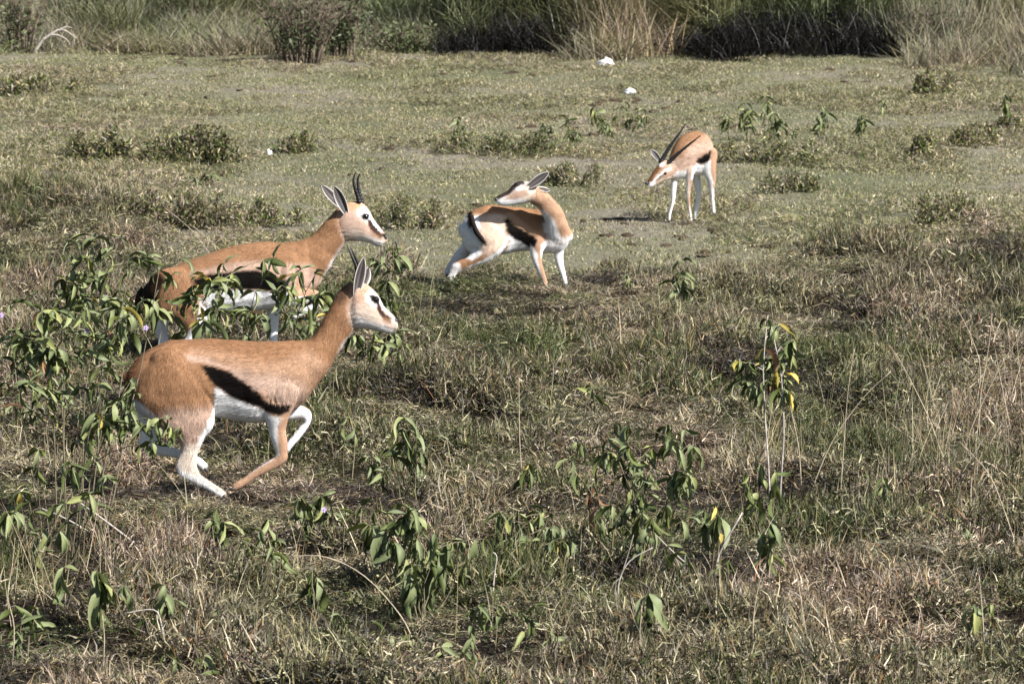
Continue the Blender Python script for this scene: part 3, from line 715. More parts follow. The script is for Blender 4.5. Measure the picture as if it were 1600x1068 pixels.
g.loft('far_fore', [(400.0,460.0,480.0,450.0,42,-40),(388.0,540.0,450.0,540.0,34,-40),(382.8,610.0,435.2,610.0,23,-40),(383.3,679.9,426.7,682.1,22,-40),(383.9,749.6,418.1,756.4,20,-40),(374.5,809.6,399.5,816.4,16,-40),(360.5,869.6,385.5,876.4,14,-40),(356.5,914.8,381.5,918.2,17,-40)])
R_L = [
 (['torso','thigh','near_fore','neck'], [(520,300),(640,230),(740,240),(740,300),(640,340),(600,420),(560,520),(460,460),(380,430),(420,400),(500,380)], PALE, 24, .9),
 (['torso','neck'], [(380,300),(450,180),(560,120),(700,150),(640,200),(520,250),(450,330),(400,400)], BR, 20, .9),
 (['torso','thigh'], [(735,300),(735,360),(715,395),(680,420),(640,428),(608,420),(615,385),(660,350),(705,330)], BK, 6),
 (['torso','near_fore','thigh'], [(602,425),(640,434),(680,428),(715,402),(730,385),(730,500),(760,600),(700,560),(560,560),(575,470)], WH, 8),
 (['torso','neck'], [(440,490),(520,480),(535,510),(500,560),(460,580),(420,560),(400,545)], WH, 10, .95),
 (['thigh'], [(690,440),(725,450),(735,560),(760,660),(790,900),(700,900),(700,560)], WH, 9, .95),
 (['near_fore'], [(500,480),(545,470),(545,600),(535,760),(600,960),(500,960)], WH, 9, .7),
 (['head','neck'], [(250,600),(300,560),(380,540),(400,600),(230,650)], CREAM, 12, .9),
 (['head'], [(170,560),(205,500),(250,450),(300,410),(325,420),(300,470),(250,520),(215,580),(185,595)], (0.16,0.07,0.03), 9, .95),
 (['head'], [(280,430),(305,410),(330,425),(320,450),(295,460)], WH, 6, .9),
 (['head'], [(215,590),(255,540),(300,505),(340,470),(390,460),(380,490),(330,490),(310,515),(260,560),(235,600)], WH, 6),
 (['head'], [(180,590),(240,580),(250,600),(215,640),(180,640)], WH, 7),
 (['head'], [(258,560),(290,530),(318,515),(320,525),(295,545),(265,568)], (0.06,0.04,0.03), 4),
 (['head'], [(150,570),(185,572),(200,605),(175,615)], BK, 6),
]
g.finish(R_L, {'*': TAN, 'far_hind': WH, 'far_fore': WH, 'head': (0.42,0.28,0.2), 'near_fore': TAN, 'neck': PALE, 'thigh': TAN}, 0.005, 3, 26000)
g.eye(333, 512, 14, -104, 0.4)
g.ear((285,400,0), (205,300), 26, (0.3,-1,0.0), -90, -80, inner=(0.05,0.05,0.055), outer=(0.3,0.28,0.27))
g.ear((368,412,0), (432,402), 22, (0.2,-0.8,0.7), -100, -110)
g.horn([(290,425,-100),(310,385,-96),(375,275,-80),(450,170,-60),(520,70,-40)], 18, 13, 3, .5)
g.horn([(342,440,-112),(372,408,-112),(450,335,-112),(550,252,-105),(648,175,-95)], 18, 13, 3, .5)
g.hoof(760, 850, .1, 1, 24, 14, -8); g.hoof(597, 908, -.1, 1, 24, 14, 82); g.hoof(559, 928, 0, 1, 26, 14, -68); g.hoof(368, 918, -.1, 1, 24, 13, -40)
g.tail([(760,270,80),(775,310,90),(780,360,92),(776,400,90)], [12,14,12,5], (0.015,0.012,0.011))
g.ball('nose', g.P(172, 596, -138), .013, .013, .012, M_NOSE)

# ------------------------------------------------------------------ ground sheet
for (px_, py_, r_, h_) in [(900, 412, 1.0, -0.06), (320, 236, 1.6, 0.10), (760, 246, 1.5, 0.08), (330, 345, 1.4, 0.10), (1450, 240, 0.8, 0.08), (1500, 335, 1.2, 0.07),
                           (690, 418, 0.5, 0.05), (1320, 690, 0.6, -0.08), (1090, 630, 0.5, -0.07), (260, 775, 0.45, -0.07), (850, 880, 0.5, -0.07), (1560, 860, 0.5, -0.06), (1420, 920, 0.5, 0.06), (1210, 1000, 0.6, 0.05)]:
    yy = ydist(py_); BUMPS.append((at(px_, py_, yy).x, yy, r_, h_))
def axis(fine0, fine1, step, far):
    f = list(np.arange(fine0, fine1 + step / 2, step)); a = []; s = step; v = fine0
    while v > -far: s *= 1.35; v -= s; a.append(v)
    b = []; s = step; v = f[-1]
    while v < far: s *= 1.35; v += s; b.append(v)
    return np.array(a[::-1] + f + b)
gx, gy = axis(-7.5, 7.5, 0.075, 2500), axis(17.5, 72, 0.085, 2500)
X, Y = np.meshgrid(gx, gy)
Zg = ground_z(X.ravel(), Y.ravel())
nx, ny = len(gx), len(gy)
ii = np.arange(nx * ny).reshape(ny, nx)
a_, b_, c_, d_ = ii[:-1, :-1].ravel(), ii[:-1, 1:].ravel(), ii[1:, 1:].ravel(), ii[1:, :-1].ravel()
T = np.concatenate([np.stack([a_, b_, c_], 1), np.stack([a_, c_, d_], 1)])
me = big_mesh('ground', np.stack([X.ravel(), Y.ravel(), Zg], 1), T, np.ones((nx * ny, 3)))
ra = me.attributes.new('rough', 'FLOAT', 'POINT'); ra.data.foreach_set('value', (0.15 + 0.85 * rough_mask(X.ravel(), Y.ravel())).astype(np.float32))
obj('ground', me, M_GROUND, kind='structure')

# ------------------------------------------------------------------ grass tufts (source meshes, never placed on their own)
STRAW = (0.38, 0.32, 0.205); PSTRAW = (0.66, 0.60, 0.50); PURP = (0.17, 0.13, 0.115); OLIVE = (0.13, 0.145, 0.055); GREEN = (0.075, 0.12, 0.032)
GREYB = (0.27, 0.25, 0.225); DKB = (0.035, 0.026, 0.02); RUST = (0.27, 0.15, 0.085)
def tuft(name, n, rad, hmin, hmax, width, lean, bend, pal, m, segs=3, curl=0.0, seed=0, flat=0.0):
    r = np.random.RandomState(seed)
    V = np.zeros((n, segs * 2 + 1, 3)); C = np.zeros((n, segs * 2 + 1, 3))
    ang = r.rand(n) * 2 * np.pi; rr = rad * np.sqrt(r.rand(n))
    base = np.stack([rr * np.cos(ang), rr * np.sin(ang), -0.012 + 0 * rr], 1)
    L = hmin + (hmax - hmin) * r.rand(n) ** 1.4
    az = r.rand(n) * 2 * np.pi
    th = np.abs(r.randn(n)) * lean + flat * (r.rand(n) < 0.45)              # start angle from vertical
    th = np.minimum(th, 1.5)
    bd = bend * (0.3 + r.rand(n)) ; cz = curl * r.randn(n)
    wv = width * (0.55 + 0.9 * r.rand(n))
    face = r.rand(n) * 2 * np.pi
    pw = np.array([p[1] for p in pal]); pw = pw / pw.sum(); pc = np.array([p[0] for p in pal])
    cc = pc[r.choice(len(pal), n, p=pw)] * (0.7 + 0.6 * r.rand(n))[:, None]
    p = base.copy()
    for s in range(segs + 1):
        t = s / segs
        side = np.stack([np.cos(face), np.sin(face), 0 * face], 1) * (wv * (1 - 0.75 * t) * 0.5)[:, None]
        if s < segs:
            V[:, 2 * s] = p - side; V[:, 2 * s + 1] = p + side
            C[:, 2 * s] = cc; C[:, 2 * s + 1] = cc
        else:
            V[:, 2 * s] = p; C[:, 2 * s] = cc
        a = th + bd * t; z_ = az + cz * t
        stp = np.stack([np.sin(a) * np.cos(z_), np.sin(a) * np.sin(z_), np.cos(a)], 1) * (L / segs)[:, None]
        p = p + stp; p[:, 2] = np.maximum(p[:, 2], 0.002)
    k = segs * 2 + 1; tri = []
    for s in range(segs - 1):
        tri += [(2 * s, 2 * s + 1, 2 * s + 3), (2 * s, 2 * s + 3, 2 * s + 2)]
    tri += [(2 * segs - 2, 2 * segs - 1, 2 * segs)]
    tri = np.array(tri); T = (tri[None] + (np.arange(n) * k)[:, None, None]).reshape(-1, 3)
    me = big_mesh(name, V.reshape(-1, 3), T, C.reshape(-1, 3)); me.materials.append(m)
    return bpy.data.objects.new(name, me)

def scatter(name, tufts, P, rotz, scl, tilt, idx, label, cat):
    """one countless-grass object: points with rotation/scale/kind, realised as instances"""
    c = bpy.data.collections.new(name + '_kinds')
    for k, t in enumerate(tufts):
        t.name = '%s_%02d' % (name, k); c.objects.link(t)
    n = len(P)
    me = bpy.data.meshes.new(name); me.vertices.add(n); me.vertices.foreach_set('co', np.asarray(P, np.float32).ravel())
    a = me.attributes.new('rot', 'FLOAT_VECTOR', 'POINT'); a.data.foreach_set('vector', np.stack([tilt[:, 0], tilt[:, 1], rotz], 1).astype(np.float32).ravel())
    a = me.attributes.new('scl', 'FLOAT_VECTOR', 'POINT'); a.data.foreach_set('vector', np.asarray(scl, np.float32).ravel())
    a = me.attributes.new('kind', 'INT', 'POINT'); a.data.foreach_set('value', np.asarray(idx, np.int32))
    o = obj(name, me, None, label=label, cat=cat, kind='stuff')
    ng = bpy.data.node_groups.new(name, 'GeometryNodeTree')
    ng.interface.new_socket('Geometry', in_out='INPUT', socket_type='NodeSocketGeometry')
    ng.interface.new_socket('Geometry', in_out='OUTPUT', socket_type='NodeSocketGeometry')
    gi = ng.nodes.new('NodeGroupInput'); go = ng.nodes.new('NodeGroupOutput')
    ip = ng.nodes.new('GeometryNodeInstanceOnPoints'); ci = ng.nodes.new('GeometryNodeCollectionInfo')
    ci.inputs['Collection'].default_value = c; ci.inputs['Separate Children'].default_value = True; ci.inputs['Reset Children'].default_value = True
    def na(nm, t):
        q = ng.nodes.new('GeometryNodeInputNamedAttribute'); q.data_type = t; q.inputs['Name'].default_value = nm; return q.outputs[0]
    ng.links.new(gi.outputs[0], ip.inputs['Points']); ng.links.new(ci.outputs[0], ip.inputs['Instance'])
    ip.inputs['Pick Instance'].default_value = True
    ng.links.new(na('kind', 'INT'), ip.inputs['Instance Index'])
    ng.links.new(na('rot', 'FLOAT_VECTOR'), ip.inputs['Rotation'])
    ng.links.new(na('scl', 'FLOAT_VECTOR'), ip.inputs['Scale'])
    ng.links.new(ip.outputs[0], go.inputs[0])
    md = o.modifiers.new('grow', 'NODES'); md.node_group = ng
    return o

def sample(n, y0, y1, margin=1.55):
    """points spread evenly over the ground seen between two distances, a little beyond the frame's sides"""
    y = np.sqrt(NR.rand(n) * (y1 ** 2 - y0 ** 2) + y0 ** 2)
    x = (NR.rand(n) * 2 - 1) * y * (800 / F) * margin
    return x, y
def area(y0, y1, margin=1.55): return (y1 ** 2 - y0 ** 2) * 800 / F * margin

# --- long, rough, half dead grass of the foreground
mixA = [(STRAW, 3.0), (PSTRAW, 1.6), (PURP, 3.0), (OLIVE, 3.0), (GREYB, 2.4), (DKB, 2.0), (GREEN, 1.4), (RUST, .7)]
mixG = [(GREEN, 4), (OLIVE, 4), (STRAW, 1.3), (PSTRAW, .5), (PURP, 1.2), (GREYB, .8)]
mixD = [(STRAW, 3.2), (PSTRAW, 3), (PURP, 3), (GREYB, 3), (RUST, .5), (OLIVE, 1.2), (DKB, 2)]
def mat_clump(n, rad, hgt, lmin, lmax, width, up, pal, m, seed):
    """a matted clump: short crooked blades and straws lying every way through its depth"""
    r = np.random.RandomState(seed)
    a = r.rand(n) * 2 * np.pi; q = np.sqrt(r.rand(n)) * rad
    dome = np.sqrt(np.clip(1 - (q / rad) ** 2 * .85, 0.05, 1))
    z = hgt * dome * r.rand(n) ** .7
    P0 = np.stack([q * np.cos(a), q * np.sin(a), z], 1)
    D = r.randn(n, 3); D[:, 2] = D[:, 2] * .7 + up + .5 * up * r.randn(n); D /= np.linalg.norm(D, axis=1)[:, None]
    L = (lmin + (lmax - lmin) * r.rand(n) ** 1.5)[:, None]
    D2 = D + r.randn(n, 3) * .45 + np.array([0, 0, -.25]); D2 /= np.linalg.norm(D2, axis=1)[:, None]
    sd = np.cross(D, r.randn(n, 3)); sd /= np.linalg.norm(sd, axis=1)[:, None]
    w = (width * (.5 + r.rand(n)) * .5)[:, None]
    p0 = P0; p1 = P0 + D * L * .5; p2 = p1 + D2 * L * .5
    V = np.stack([p0 - sd * w, p0 + sd * w, p1 - sd * w * .85, p1 + sd * w * .85, p2], 1); V[..., 2] = np.maximum(V[..., 2], -.01)
    pw = np.array([x_[1] for x_ in pal], float); pw /= pw.sum(); pc = np.array([x_[0] for x_ in pal])
    cc = pc[r.choice(len(pal), n, p=pw)] * (0.65 + 0.7 * r.rand(n))[:, None]
    tri = np.array([(0, 1, 3), (0, 3, 2), (2, 3, 4)]); T = (tri[None] + (np.arange(n) * 5)[:, None, None]).reshape(-1, 3)
    me = big_mesh('matted_grass', V.reshape(-1, 3), T, np.repeat(cc, 5, 0)); me.materials.append(m)
    return bpy.data.objects.new('t', me)
mixM = [(STRAW, 2.4), (PSTRAW, 3.2), (PURP, 3.4), (OLIVE, 3.4), (GREYB, 3.0), (DKB, 4.2), (GREEN, 1.8), (RUST, .35)]
mixMG = [(GREEN, 3.5), (OLIVE, 4.5), (STRAW, 1.6), (PSTRAW, 1.0), (PURP, 1.4), (GREYB, 1.2), (DKB, 1)]
rough = [mat_clump(430, .15, .085, .022, .075, .0037, .45, mixM, M_GRASS, 100 + k) for k in range(5)]
rough += [mat_clump(380, .14, .075, .028, .09, .0036, 1.0, mixMG, M_GRASS, 120 + k) for k in range(3)]
rough += [mat_clump(340, .13, .08, .028, .10, .0036, .8, mixD, M_GRASS, 140 + k) for k in range(3)]
rough += [tuft('t', 110, .11, .05, .15, .0038, .5, 1.0, mixG, M_GRASS, 3, .7, 150 + k, .2) for k in range(2)]
rough += [tuft('t', 90, .10, .06, .18, .0036, .55, .9, mixD, M_GRASS, 3, .5, 160 + k, .4) for k in range(2)]
rough += [mat_clump(300, .16, .06, .03, .08, .0046, .3, [(DKB, 6), ((.035, .03, .02), 4), (PURP, 1.5), (OLIVE, .8), (STRAW, .5)], M_GRASS, 170 + k) for k in range(2)]  # near-black clumps: shadow pockets of the grass put into blade colour
y0, y1 = 18.3, 41.0
n = int(area(y0, y1) * 64)
x, y = sample(n, y0, y1)
m = rough_mask(x, y)
cl = fbm(x * 2.6 + 40, y * 1.7, 3)
keep = NR.rand(n) < m * (0.5 + 0.5 * sstep(0.30, 0.5, cl))
x, y, cl = x[keep], y[keep], cl[keep]; n = len(x)
gr = fbm(x * 0.9 + 3, y * 0.55 + 8, 3) + 0.07 * sstep(24, 20, y) + (NR.rand(n) - .5) * .34
kind = np.where(gr > 0.64, 5 + NR.randint(0, 3, n), np.where(gr < 0.40, 8 + NR.randint(0, 3, n), NR.randint(0, 5, n)))
dkn = fbm(x * 1.5 + 130, y * .9 + 70, 3); kind = np.where((dkn + (NR.rand(n) - .5) * .12) > .63, 15 + NR.randint(0, 2, n), kind)
up_ = NR.rand(n) < .13
kind = np.where(up_, np.where(gr > .52, 11 + NR.randint(0, 2, n), 13 + NR.randint(0, 2, n)), kind)
P = np.stack([x, y, ground_z(x, y)], 1)
hs = (0.25 + 1.6 * sstep(0.36, 0.72, cl)) * (0.8 + 0.4 * NR.rand(n)) * (1 - .45 * sstep(.64, .70, dkn)); P[:, 2] += .02
for (cx_, cy_, cr_, ck_) in [(330, 805, .45, .8), (420, 800, .45, .8), (250, 800, .35, .6), (330, 825, .5, .5), (440, 820, .5, .5), (700, 460, .5, .7), (850, 468, .7, .8), (890, 480, .7, .6), (710, 480, .7, .5), (330, 580, .8, .5)]:
    yy = ydist(cy_); xx = at(cx_, cy_, yy).x
    hs = hs * (1 - ck_ * np.exp(-(((x - xx) ** 2 + ((y - yy) * .55) ** 2) / cr_ ** 2)))
hs = np.maximum(hs, .45)
scl = np.stack([0.9 + 0.35 * NR.rand(n)] * 2 + [hs], 1)
scatter('rough_grass', rough, P, NR.rand(n) * 6.28, scl, NR.randn(n, 2) * .12, kind, 'long tangled half dead grass covering the whole foreground', 'grass')

# --- grazed turf of the middle distance
mixD = mixD
mixT = [(OLIVE, 3.0), ((0.22, 0.215, 0.135), 5.6), (STRAW, 1.4), (PSTRAW, .15), (PURP, 1.0), (GREYB, 2.2), (GREEN, .8)]
turf = [tuft('t', 150, .24, .012, .045, .0048, .8, .9, mixT, M_TURF, 2, .5, 200 + k, .3) for k in range(4)]
turf += [mat_clump(260, .17, .06, .025, .07, .0042, .7, [(OLIVE, 3), ((0.22, 0.20, 0.13), 3), (STRAW, 1.8), (PURP, 2.2), (GREYB, 2.4), (GREEN, 1), (DKB, .8)], M_TURF, 210 + k) for k in range(3)]
y0, y1 = 26.0, 62.0
n = int(area(y0, y1) * 30)
x, y = sample(n, y0, y1)
keep = (NR.rand(n) < 1.0 - 0.8 * rough_mask(x, y)) & (NR.rand(n) < sstep(0.12, 0.34, fbm(x * 2 + 7, y * 1.1 + 1, 3)))
x, y = x[keep], y[keep]; n = len(x)
g2 = fbm(x * 0.7 + 31, y * 0.5 + 12, 3)
lft = sstep(330, 100, CX + F * x / y) * sstep(170, 250, F * H / y - 450)
kind = np.where(g2 + lft * 0.4 + NR.rand(n) * .2 > 0.74, 4 + NR.randint(0, 3, n), NR.randint(0, 4, n))
P = np.stack([x, y, ground_z(x, y)], 1)
scl = np.stack([1 + 0.4 * NR.rand(n)] * 2 + [0.8 + 0.6 * NR.rand(n) + .5 * lft], 1)
scl = scl * np.array([.95, .95, .72])
scatter('grazed_turf', turf, P, NR.rand(n) * 6.28, scl, NR.randn(n, 2) * .06, kind, 'short grazed turf stretching from the rough grass to the reeds', 'turf')

# --- crumbs of bare soil and droppings on the turf
cl_m = []
for k in range(3):
    V_ = []; F_ = []
    for j in range(5):
        for i in range(7):
            th = math.pi / 2 * j / 4; ph = 2 * math.pi * i / 7; d_ = Vector((math.sin(th) * math.cos(ph), math.sin(th) * math.sin(ph), math.cos(th) * .6))
            V_.append(d_ * .05 * (1 + .5 * mnoise.noise(d_ * 3 + Vector((k * 5, 0, 0)))))
    for j in range(4):
        for i in range(7): F_.append((j * 7 + i, (j + 1) * 7 + i, (j + 1) * 7 + (i + 1) % 7, j * 7 + (i + 1) % 7))
    me = mesh_from('soil_clod', V_, F_); me.materials.append(simple('dark_soil_%d' % k, (.05, .035, .024), .9, .1, 30)); cl_m.append(bpy.data.objects.new('t', me))
x, y = sample(5200, 34, 58); cn = fbm(x * .7 + 77, y * .35 + 5, 3); keep = (NR.rand(len(x)) < .5 * sstep(.58, .72, cn)) & (rough_mask(x, y) < .5)
x, y = x[keep], y[keep]; n = len(x)
scatter('soil_clods', cl_m, np.stack([x, y, ground_z(x, y)], 1), NR.rand(n) * 6.28, np.stack([.4 + 1.3 * NR.rand(n) ** 2, .4 + 1.3 * NR.rand(n) ** 2, .3 + .6 * NR.rand(n)], 1), NR.randn(n, 2) * .1, NR.randint(0, 3, n), 'dark crumbs of bare soil strewn over the grazed turf', 'soil clods')

# --- taller bleached culms that stand out of the rough grass (countless ones)
culm = [tuft('t', 7, .10, .16, .42, .0034, .32, .5, [(PSTRAW, 2), (STRAW, 3), (RUST, .6), (PURP, .8)], M_GRASS, 4, .2, 300 + k) for k in range(5)]
y0, y1 = 18.5, 36.0
n = int(area(y0, y1) * 2.6)
x, y = sample(n, y0, y1)
keep = (NR.rand(n) < rough_mask(x, y)) & (NR.rand(n) < 0.25 + 0.75 * sstep(0.45, 0.7, fbm(x * 1.2 + 90, y * .8, 2)))
x, y = x[keep], y[keep]; n = len(x)
P = np.stack([x, y, ground_z(x, y)], 1)
scatter('dry_grass_culms', culm, P, NR.rand(n) * 6.28, np.stack([.8 + .4 * NR.rand(n)] * 3, 1), NR.randn(n, 2) * .12, NR.randint(0, 5, n), 'thin bleached grass culms rising out of the foreground grass', 'grass')

x = []; y = []
for (px0, px1, py0, py1, k_) in [(1380, 1600, 640, 800, 70), (1180, 1330, 640, 760, 16), (0, 180, 880, 1040, 22), (700, 1180, 820, 1060, 26)]:
    for _ in range(k_):
        q_ = R.uniform(px0, px1); w_ = R.uniform(py0, py1); yy = ydist(w_); x.append(at(q_, w_, yy).x); y.append(yy)
x = np.array(x); y = np.array(y); n = len(x)
tall = [tuft('t', 6, .07, .25, .60, .0030, .30, .35, [(PSTRAW, 2), (STRAW, 3), (RUST, .6), (GREYB, .8)], M_GRASS, 5, .2, 350 + k) for k in range(5)]
scatter('dry_grass_stems', tall, np.stack([x, y, ground_z(x, y)], 1), NR.rand(n) * 6.28, np.stack([.8 + .4 * NR.rand(n)] * 3, 1), NR.randn(n, 2) * .15, NR.randint(0, 5, n), 'loose stand of tall thin dry stems, thickest on the right hand slope', 'grass')

# --- reeds and dead grass at the back
REEDG = (0.155, 0.16, 0.09); REEDP = (0.27, 0.265, 0.185); REEDD = (0.25, 0.21, 0.165); FOOT_SHADE = (0.005, 0.004, 0.003)  # last tone holds the shade under the reeds' overhang
def reed(seed, n=560, h0=.7, h1=1.7, rad=.34, lean=.18, pal=None, dark=True, bend=.45):
    t = tuft('t', int(n * 1.2), rad, h0, h1, .0105, lean, bend, pal or [(REEDG, 3), (REEDP, 3), (REEDD, 1), (OLIVE, 2)], M_REED, 4, .2, seed)
    return t
reeds = [reed(400 + k) for k in range(3)]                                            # 0-2 green reeds
reeds += [reed(410 + k, 300, .35, .95, .4, .3, [(REEDD, 4), (PURP, 3), (STRAW, 1.2), (REEDP, 2), (GREYB, 2)]) for k in range(3)]   # 3-5 dry grass
reeds += [reed(420 + k, 420, .2, .6, .36, .8, [(DKB, 1), (FOOT_SHADE, 9)], bend=1.3) for k in range(2)]              # 6-7 dead thatch, the reed-foot shade put into its near-black colour
reeds += [reed(430 + k, 260, .5, 1.15, .22, .9, [(REEDG, 4), (REEDP, 2), (OLIVE, 3)], bend=1.3) for k in range(2)]        # 8-9 arching over
reeds += [reed(440 + k, 300, .3, .9, .4, .4, [(OLIVE, 3), (REEDG, 3), (REEDP, 2), (PURP, 2), (GREYB, 1.5)], bend=.8) for k in range(2)]      # 10-11 dull green grass
def bed(name, spans, label, cat='reeds'):
    """spans: (x0px, x1px, y of the foot in the photo, depth m, kinds, per square metre, height scale)"""
    Ps = []; K = []; S = []; zl = []
    for (xa, xb, yf, dep, kinds, dens, hsc, zoff) in spans:
        Y_ = ydist(yf + 9); wa = at(xa, yf, Y_).x; wb = at(xb, yf, Y_).x
        n = max(1, int((wb - wa) * dep * dens))
        xx = wa + NR.rand(n) * (wb - wa); yy = Y_ + NR.rand(n) * dep
        yy = yy + (fbm(xx * 1.3 + 50, yy * 0 + 3, 2) - .5) * 1.2
        Ps.append(np.stack([xx, yy, ground_z(xx, yy) + zoff], 1)); K.append(np.array(kinds)[NR.randint(0, len(kinds), n)])
        h = hsc * (.75 + .5 * NR.rand(n)) * (0.7 + 0.6 * fbm(xx * 1.1, yy * .6 + 60, 2)); S.append(np.stack([.9 + .3 * NR.rand(n), .9 + .3 * NR.rand(n), h], 1))
    P = np.concatenate(Ps); K = np.concatenate(K); S = np.concatenate(S); n = len(P)
    ts = []; used = sorted(set(K.tolist())); mp = {u: i for i, u in enumerate(used)}
    for u in used: ts.append(bpy.data.objects.new('r', reeds[u].data))
    return scatter(name, ts, P, NR.rand(n) * 6.28, S, NR.randn(n, 2) * .07, np.array([mp[k] for k in K]), label, cat)
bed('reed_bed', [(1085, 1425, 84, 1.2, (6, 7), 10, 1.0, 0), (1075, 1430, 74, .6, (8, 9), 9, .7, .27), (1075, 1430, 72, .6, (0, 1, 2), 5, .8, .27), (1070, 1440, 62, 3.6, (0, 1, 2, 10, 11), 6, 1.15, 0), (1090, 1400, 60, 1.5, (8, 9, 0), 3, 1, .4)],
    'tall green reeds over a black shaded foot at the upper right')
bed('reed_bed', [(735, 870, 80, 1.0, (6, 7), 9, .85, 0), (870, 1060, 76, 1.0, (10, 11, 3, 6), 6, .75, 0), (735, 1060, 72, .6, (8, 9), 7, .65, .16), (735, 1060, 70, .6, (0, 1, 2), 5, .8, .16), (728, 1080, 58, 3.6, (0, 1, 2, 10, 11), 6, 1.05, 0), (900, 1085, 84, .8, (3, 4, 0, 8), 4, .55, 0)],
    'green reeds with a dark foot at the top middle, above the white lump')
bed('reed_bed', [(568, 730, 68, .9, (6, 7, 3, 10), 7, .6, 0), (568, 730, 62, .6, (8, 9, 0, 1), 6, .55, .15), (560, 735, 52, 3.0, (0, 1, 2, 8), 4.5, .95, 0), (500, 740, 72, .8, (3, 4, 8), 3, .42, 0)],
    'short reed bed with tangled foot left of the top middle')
bed('dry_grass_bank', [(1425, 1660, 84, 5.0, (3, 4, 5, 5, 0), 6, .85, 0), (1425, 1660, 55, 4.0, (0, 1, 4, 5), 4, 1.3, 0), (1400, 1480, 88, 1.0, (3, 4), 4, .5, 0), (1440, 1660, 112, 3, (3, 5), 1.6, .42, 0)],
    'pinkish dry grass bank filling the upper right corner', 'dry grass')
bed('dry_grass_bank', [(-60, 560, 76, 5.0, (3, 10, 11), 3.2, .36, 0), (-60, 200, 66, 6, (0, 3, 10), 1.6, .6, 0), (100, 620, 40, 9, (3, 10, 11, 0), 3.2, .55, 0), (200, 560, 14, 9, (10, 11, 0), 2.6, .9, 0)],
    'sparse low green and dry grass filling the upper left corner', 'dry grass')
bed('reed_background', [(-200, 620, 8, 14.0, (0, 10, 11, 3), 2.0, .9, 0), (620, 1800, 14, 14.0, (0, 1, 2, 3), 1.6, 1.3, 0)], 'farthest belt of reeds and dry grass along the top edge', 'reeds')

# ------------------------------------------------------------------ leaves
def leaf_mesh(name, L, W, droop, fold, twist, wav, seed):
    r = random.Random(seed); n = 6; V = []; Fc = []; rib = []
    p = Vector((0, 0, 0)); a = 0.0
    ph = r.uniform(0, 6)
    for i in range(n + 1):
        t = i / n
        w = W * 0.5 * (math.sin(math.pi * min(1, t * 0.98 + 0.02) ** 0.8) ** 0.9) * (1.12 - 0.25 * t) + 0.0006
        if i == n: w = 0.0003
        tw = twist * t
        f = Vector((math.cos(a), 0, -math.sin(a))); up = Vector((math.sin(a), 0, math.cos(a)))
        sd = Vector((0, 1, 0)) * math.cos(tw) + up * math.sin(tw); u2 = up * math.cos(tw) - Vector((0, 1, 0)) * math.sin(tw)
        wv = wav * W * math.sin(ph + t * 9) * (1 if 0 < i < n else 0)
        V += [p - sd * w * math.cos(fold) + u2 * (w * math.sin(fold) + wv), p.copy(), p + sd * w * math.cos(fold) + u2 * (w * math.sin(fold) - wv)]
        rib += [0, 0.55, 0]
        p = p + f * (L / n); a += droop / n
    for i in range(n):
        for j in range(2):
            q = i * 3 + j; Fc.append((q, q + 1, q + 4, q + 3))
    return mesh_from(name, V, Fc, attr={'rib': rib})
LEAVES = [leaf_mesh('lance_leaf', 1.0, .29 + .04 * (k % 3), (.5, 1.1, 1.7, .8, 1.4, .3, 2.1, 1.0)[k], (.45, .75, .55, .95, .35, .8, .6, .5)[k], (.5, -.6, .9, .2, -1.0, .4, .3, 1.2)[k], .10, k) for k in range(8)]
YL = [m_.copy() for m_ in LEAVES[:3]]; BLv = [m_.copy() for m_ in LEAVES[4:7]]
for m_ in LEAVES: m_.materials.append(M_LEAF)
for m_ in YL: m_.materials.append(M_YLEAF)
for m_ in BLv: m_.materials.append(M_BLEAF)

def flower_mesh():
    V = []; Fc = []
    for k in range(5):
        a = k * 2 * math.pi / 5; b = len(V)
        d = Vector((math.cos(a), math.sin(a), .15)); s_ = Vector((-math.sin(a), math.cos(a), 0))
        V += [Vector((0, 0, 0)), d * .6 + s_ * .33, d * 1.05 + Vector((0, 0, -.1)), d * .6 - s_ * .33]
        Fc += [(b, b + 1, b + 2, b + 3)]
    return mesh_from('purple_flower', V, Fc)
FLOWER = flower_mesh(); FLOWER.materials.append(M_PETAL)
v_, f_ = tube([(0, 0, 0), (0, 0, .25), (0, 0, .6)], [.16, .17, .05], 7)
STAMEN = mesh_from('flower_centre', v_, f_); STAMEN.materials.append(M_STAMEN)

def orient(az, pitch, roll):
    """leaf axis +X turned to azimuth az, pitched up by pitch"""
    return Matrix.Rotation(az, 4, 'Z') @ Matrix.Rotation(-pitch, 4, 'Y') @ Matrix.Rotation(roll, 4, 'X')
def add_leaf(root, p, az, pitch, roll, L, meshes=LEAVES, wide=1.0):
    o = bpy.data.objects.new('leaf', R.choice(meshes)); col.objects.link(o)
    o.parent = root
    M = Matrix.Translation(p) @ orient(az, pitch, roll) @ Matrix.Diagonal((L, L * wide, L, 1))
    o.matrix_local = M
    return o

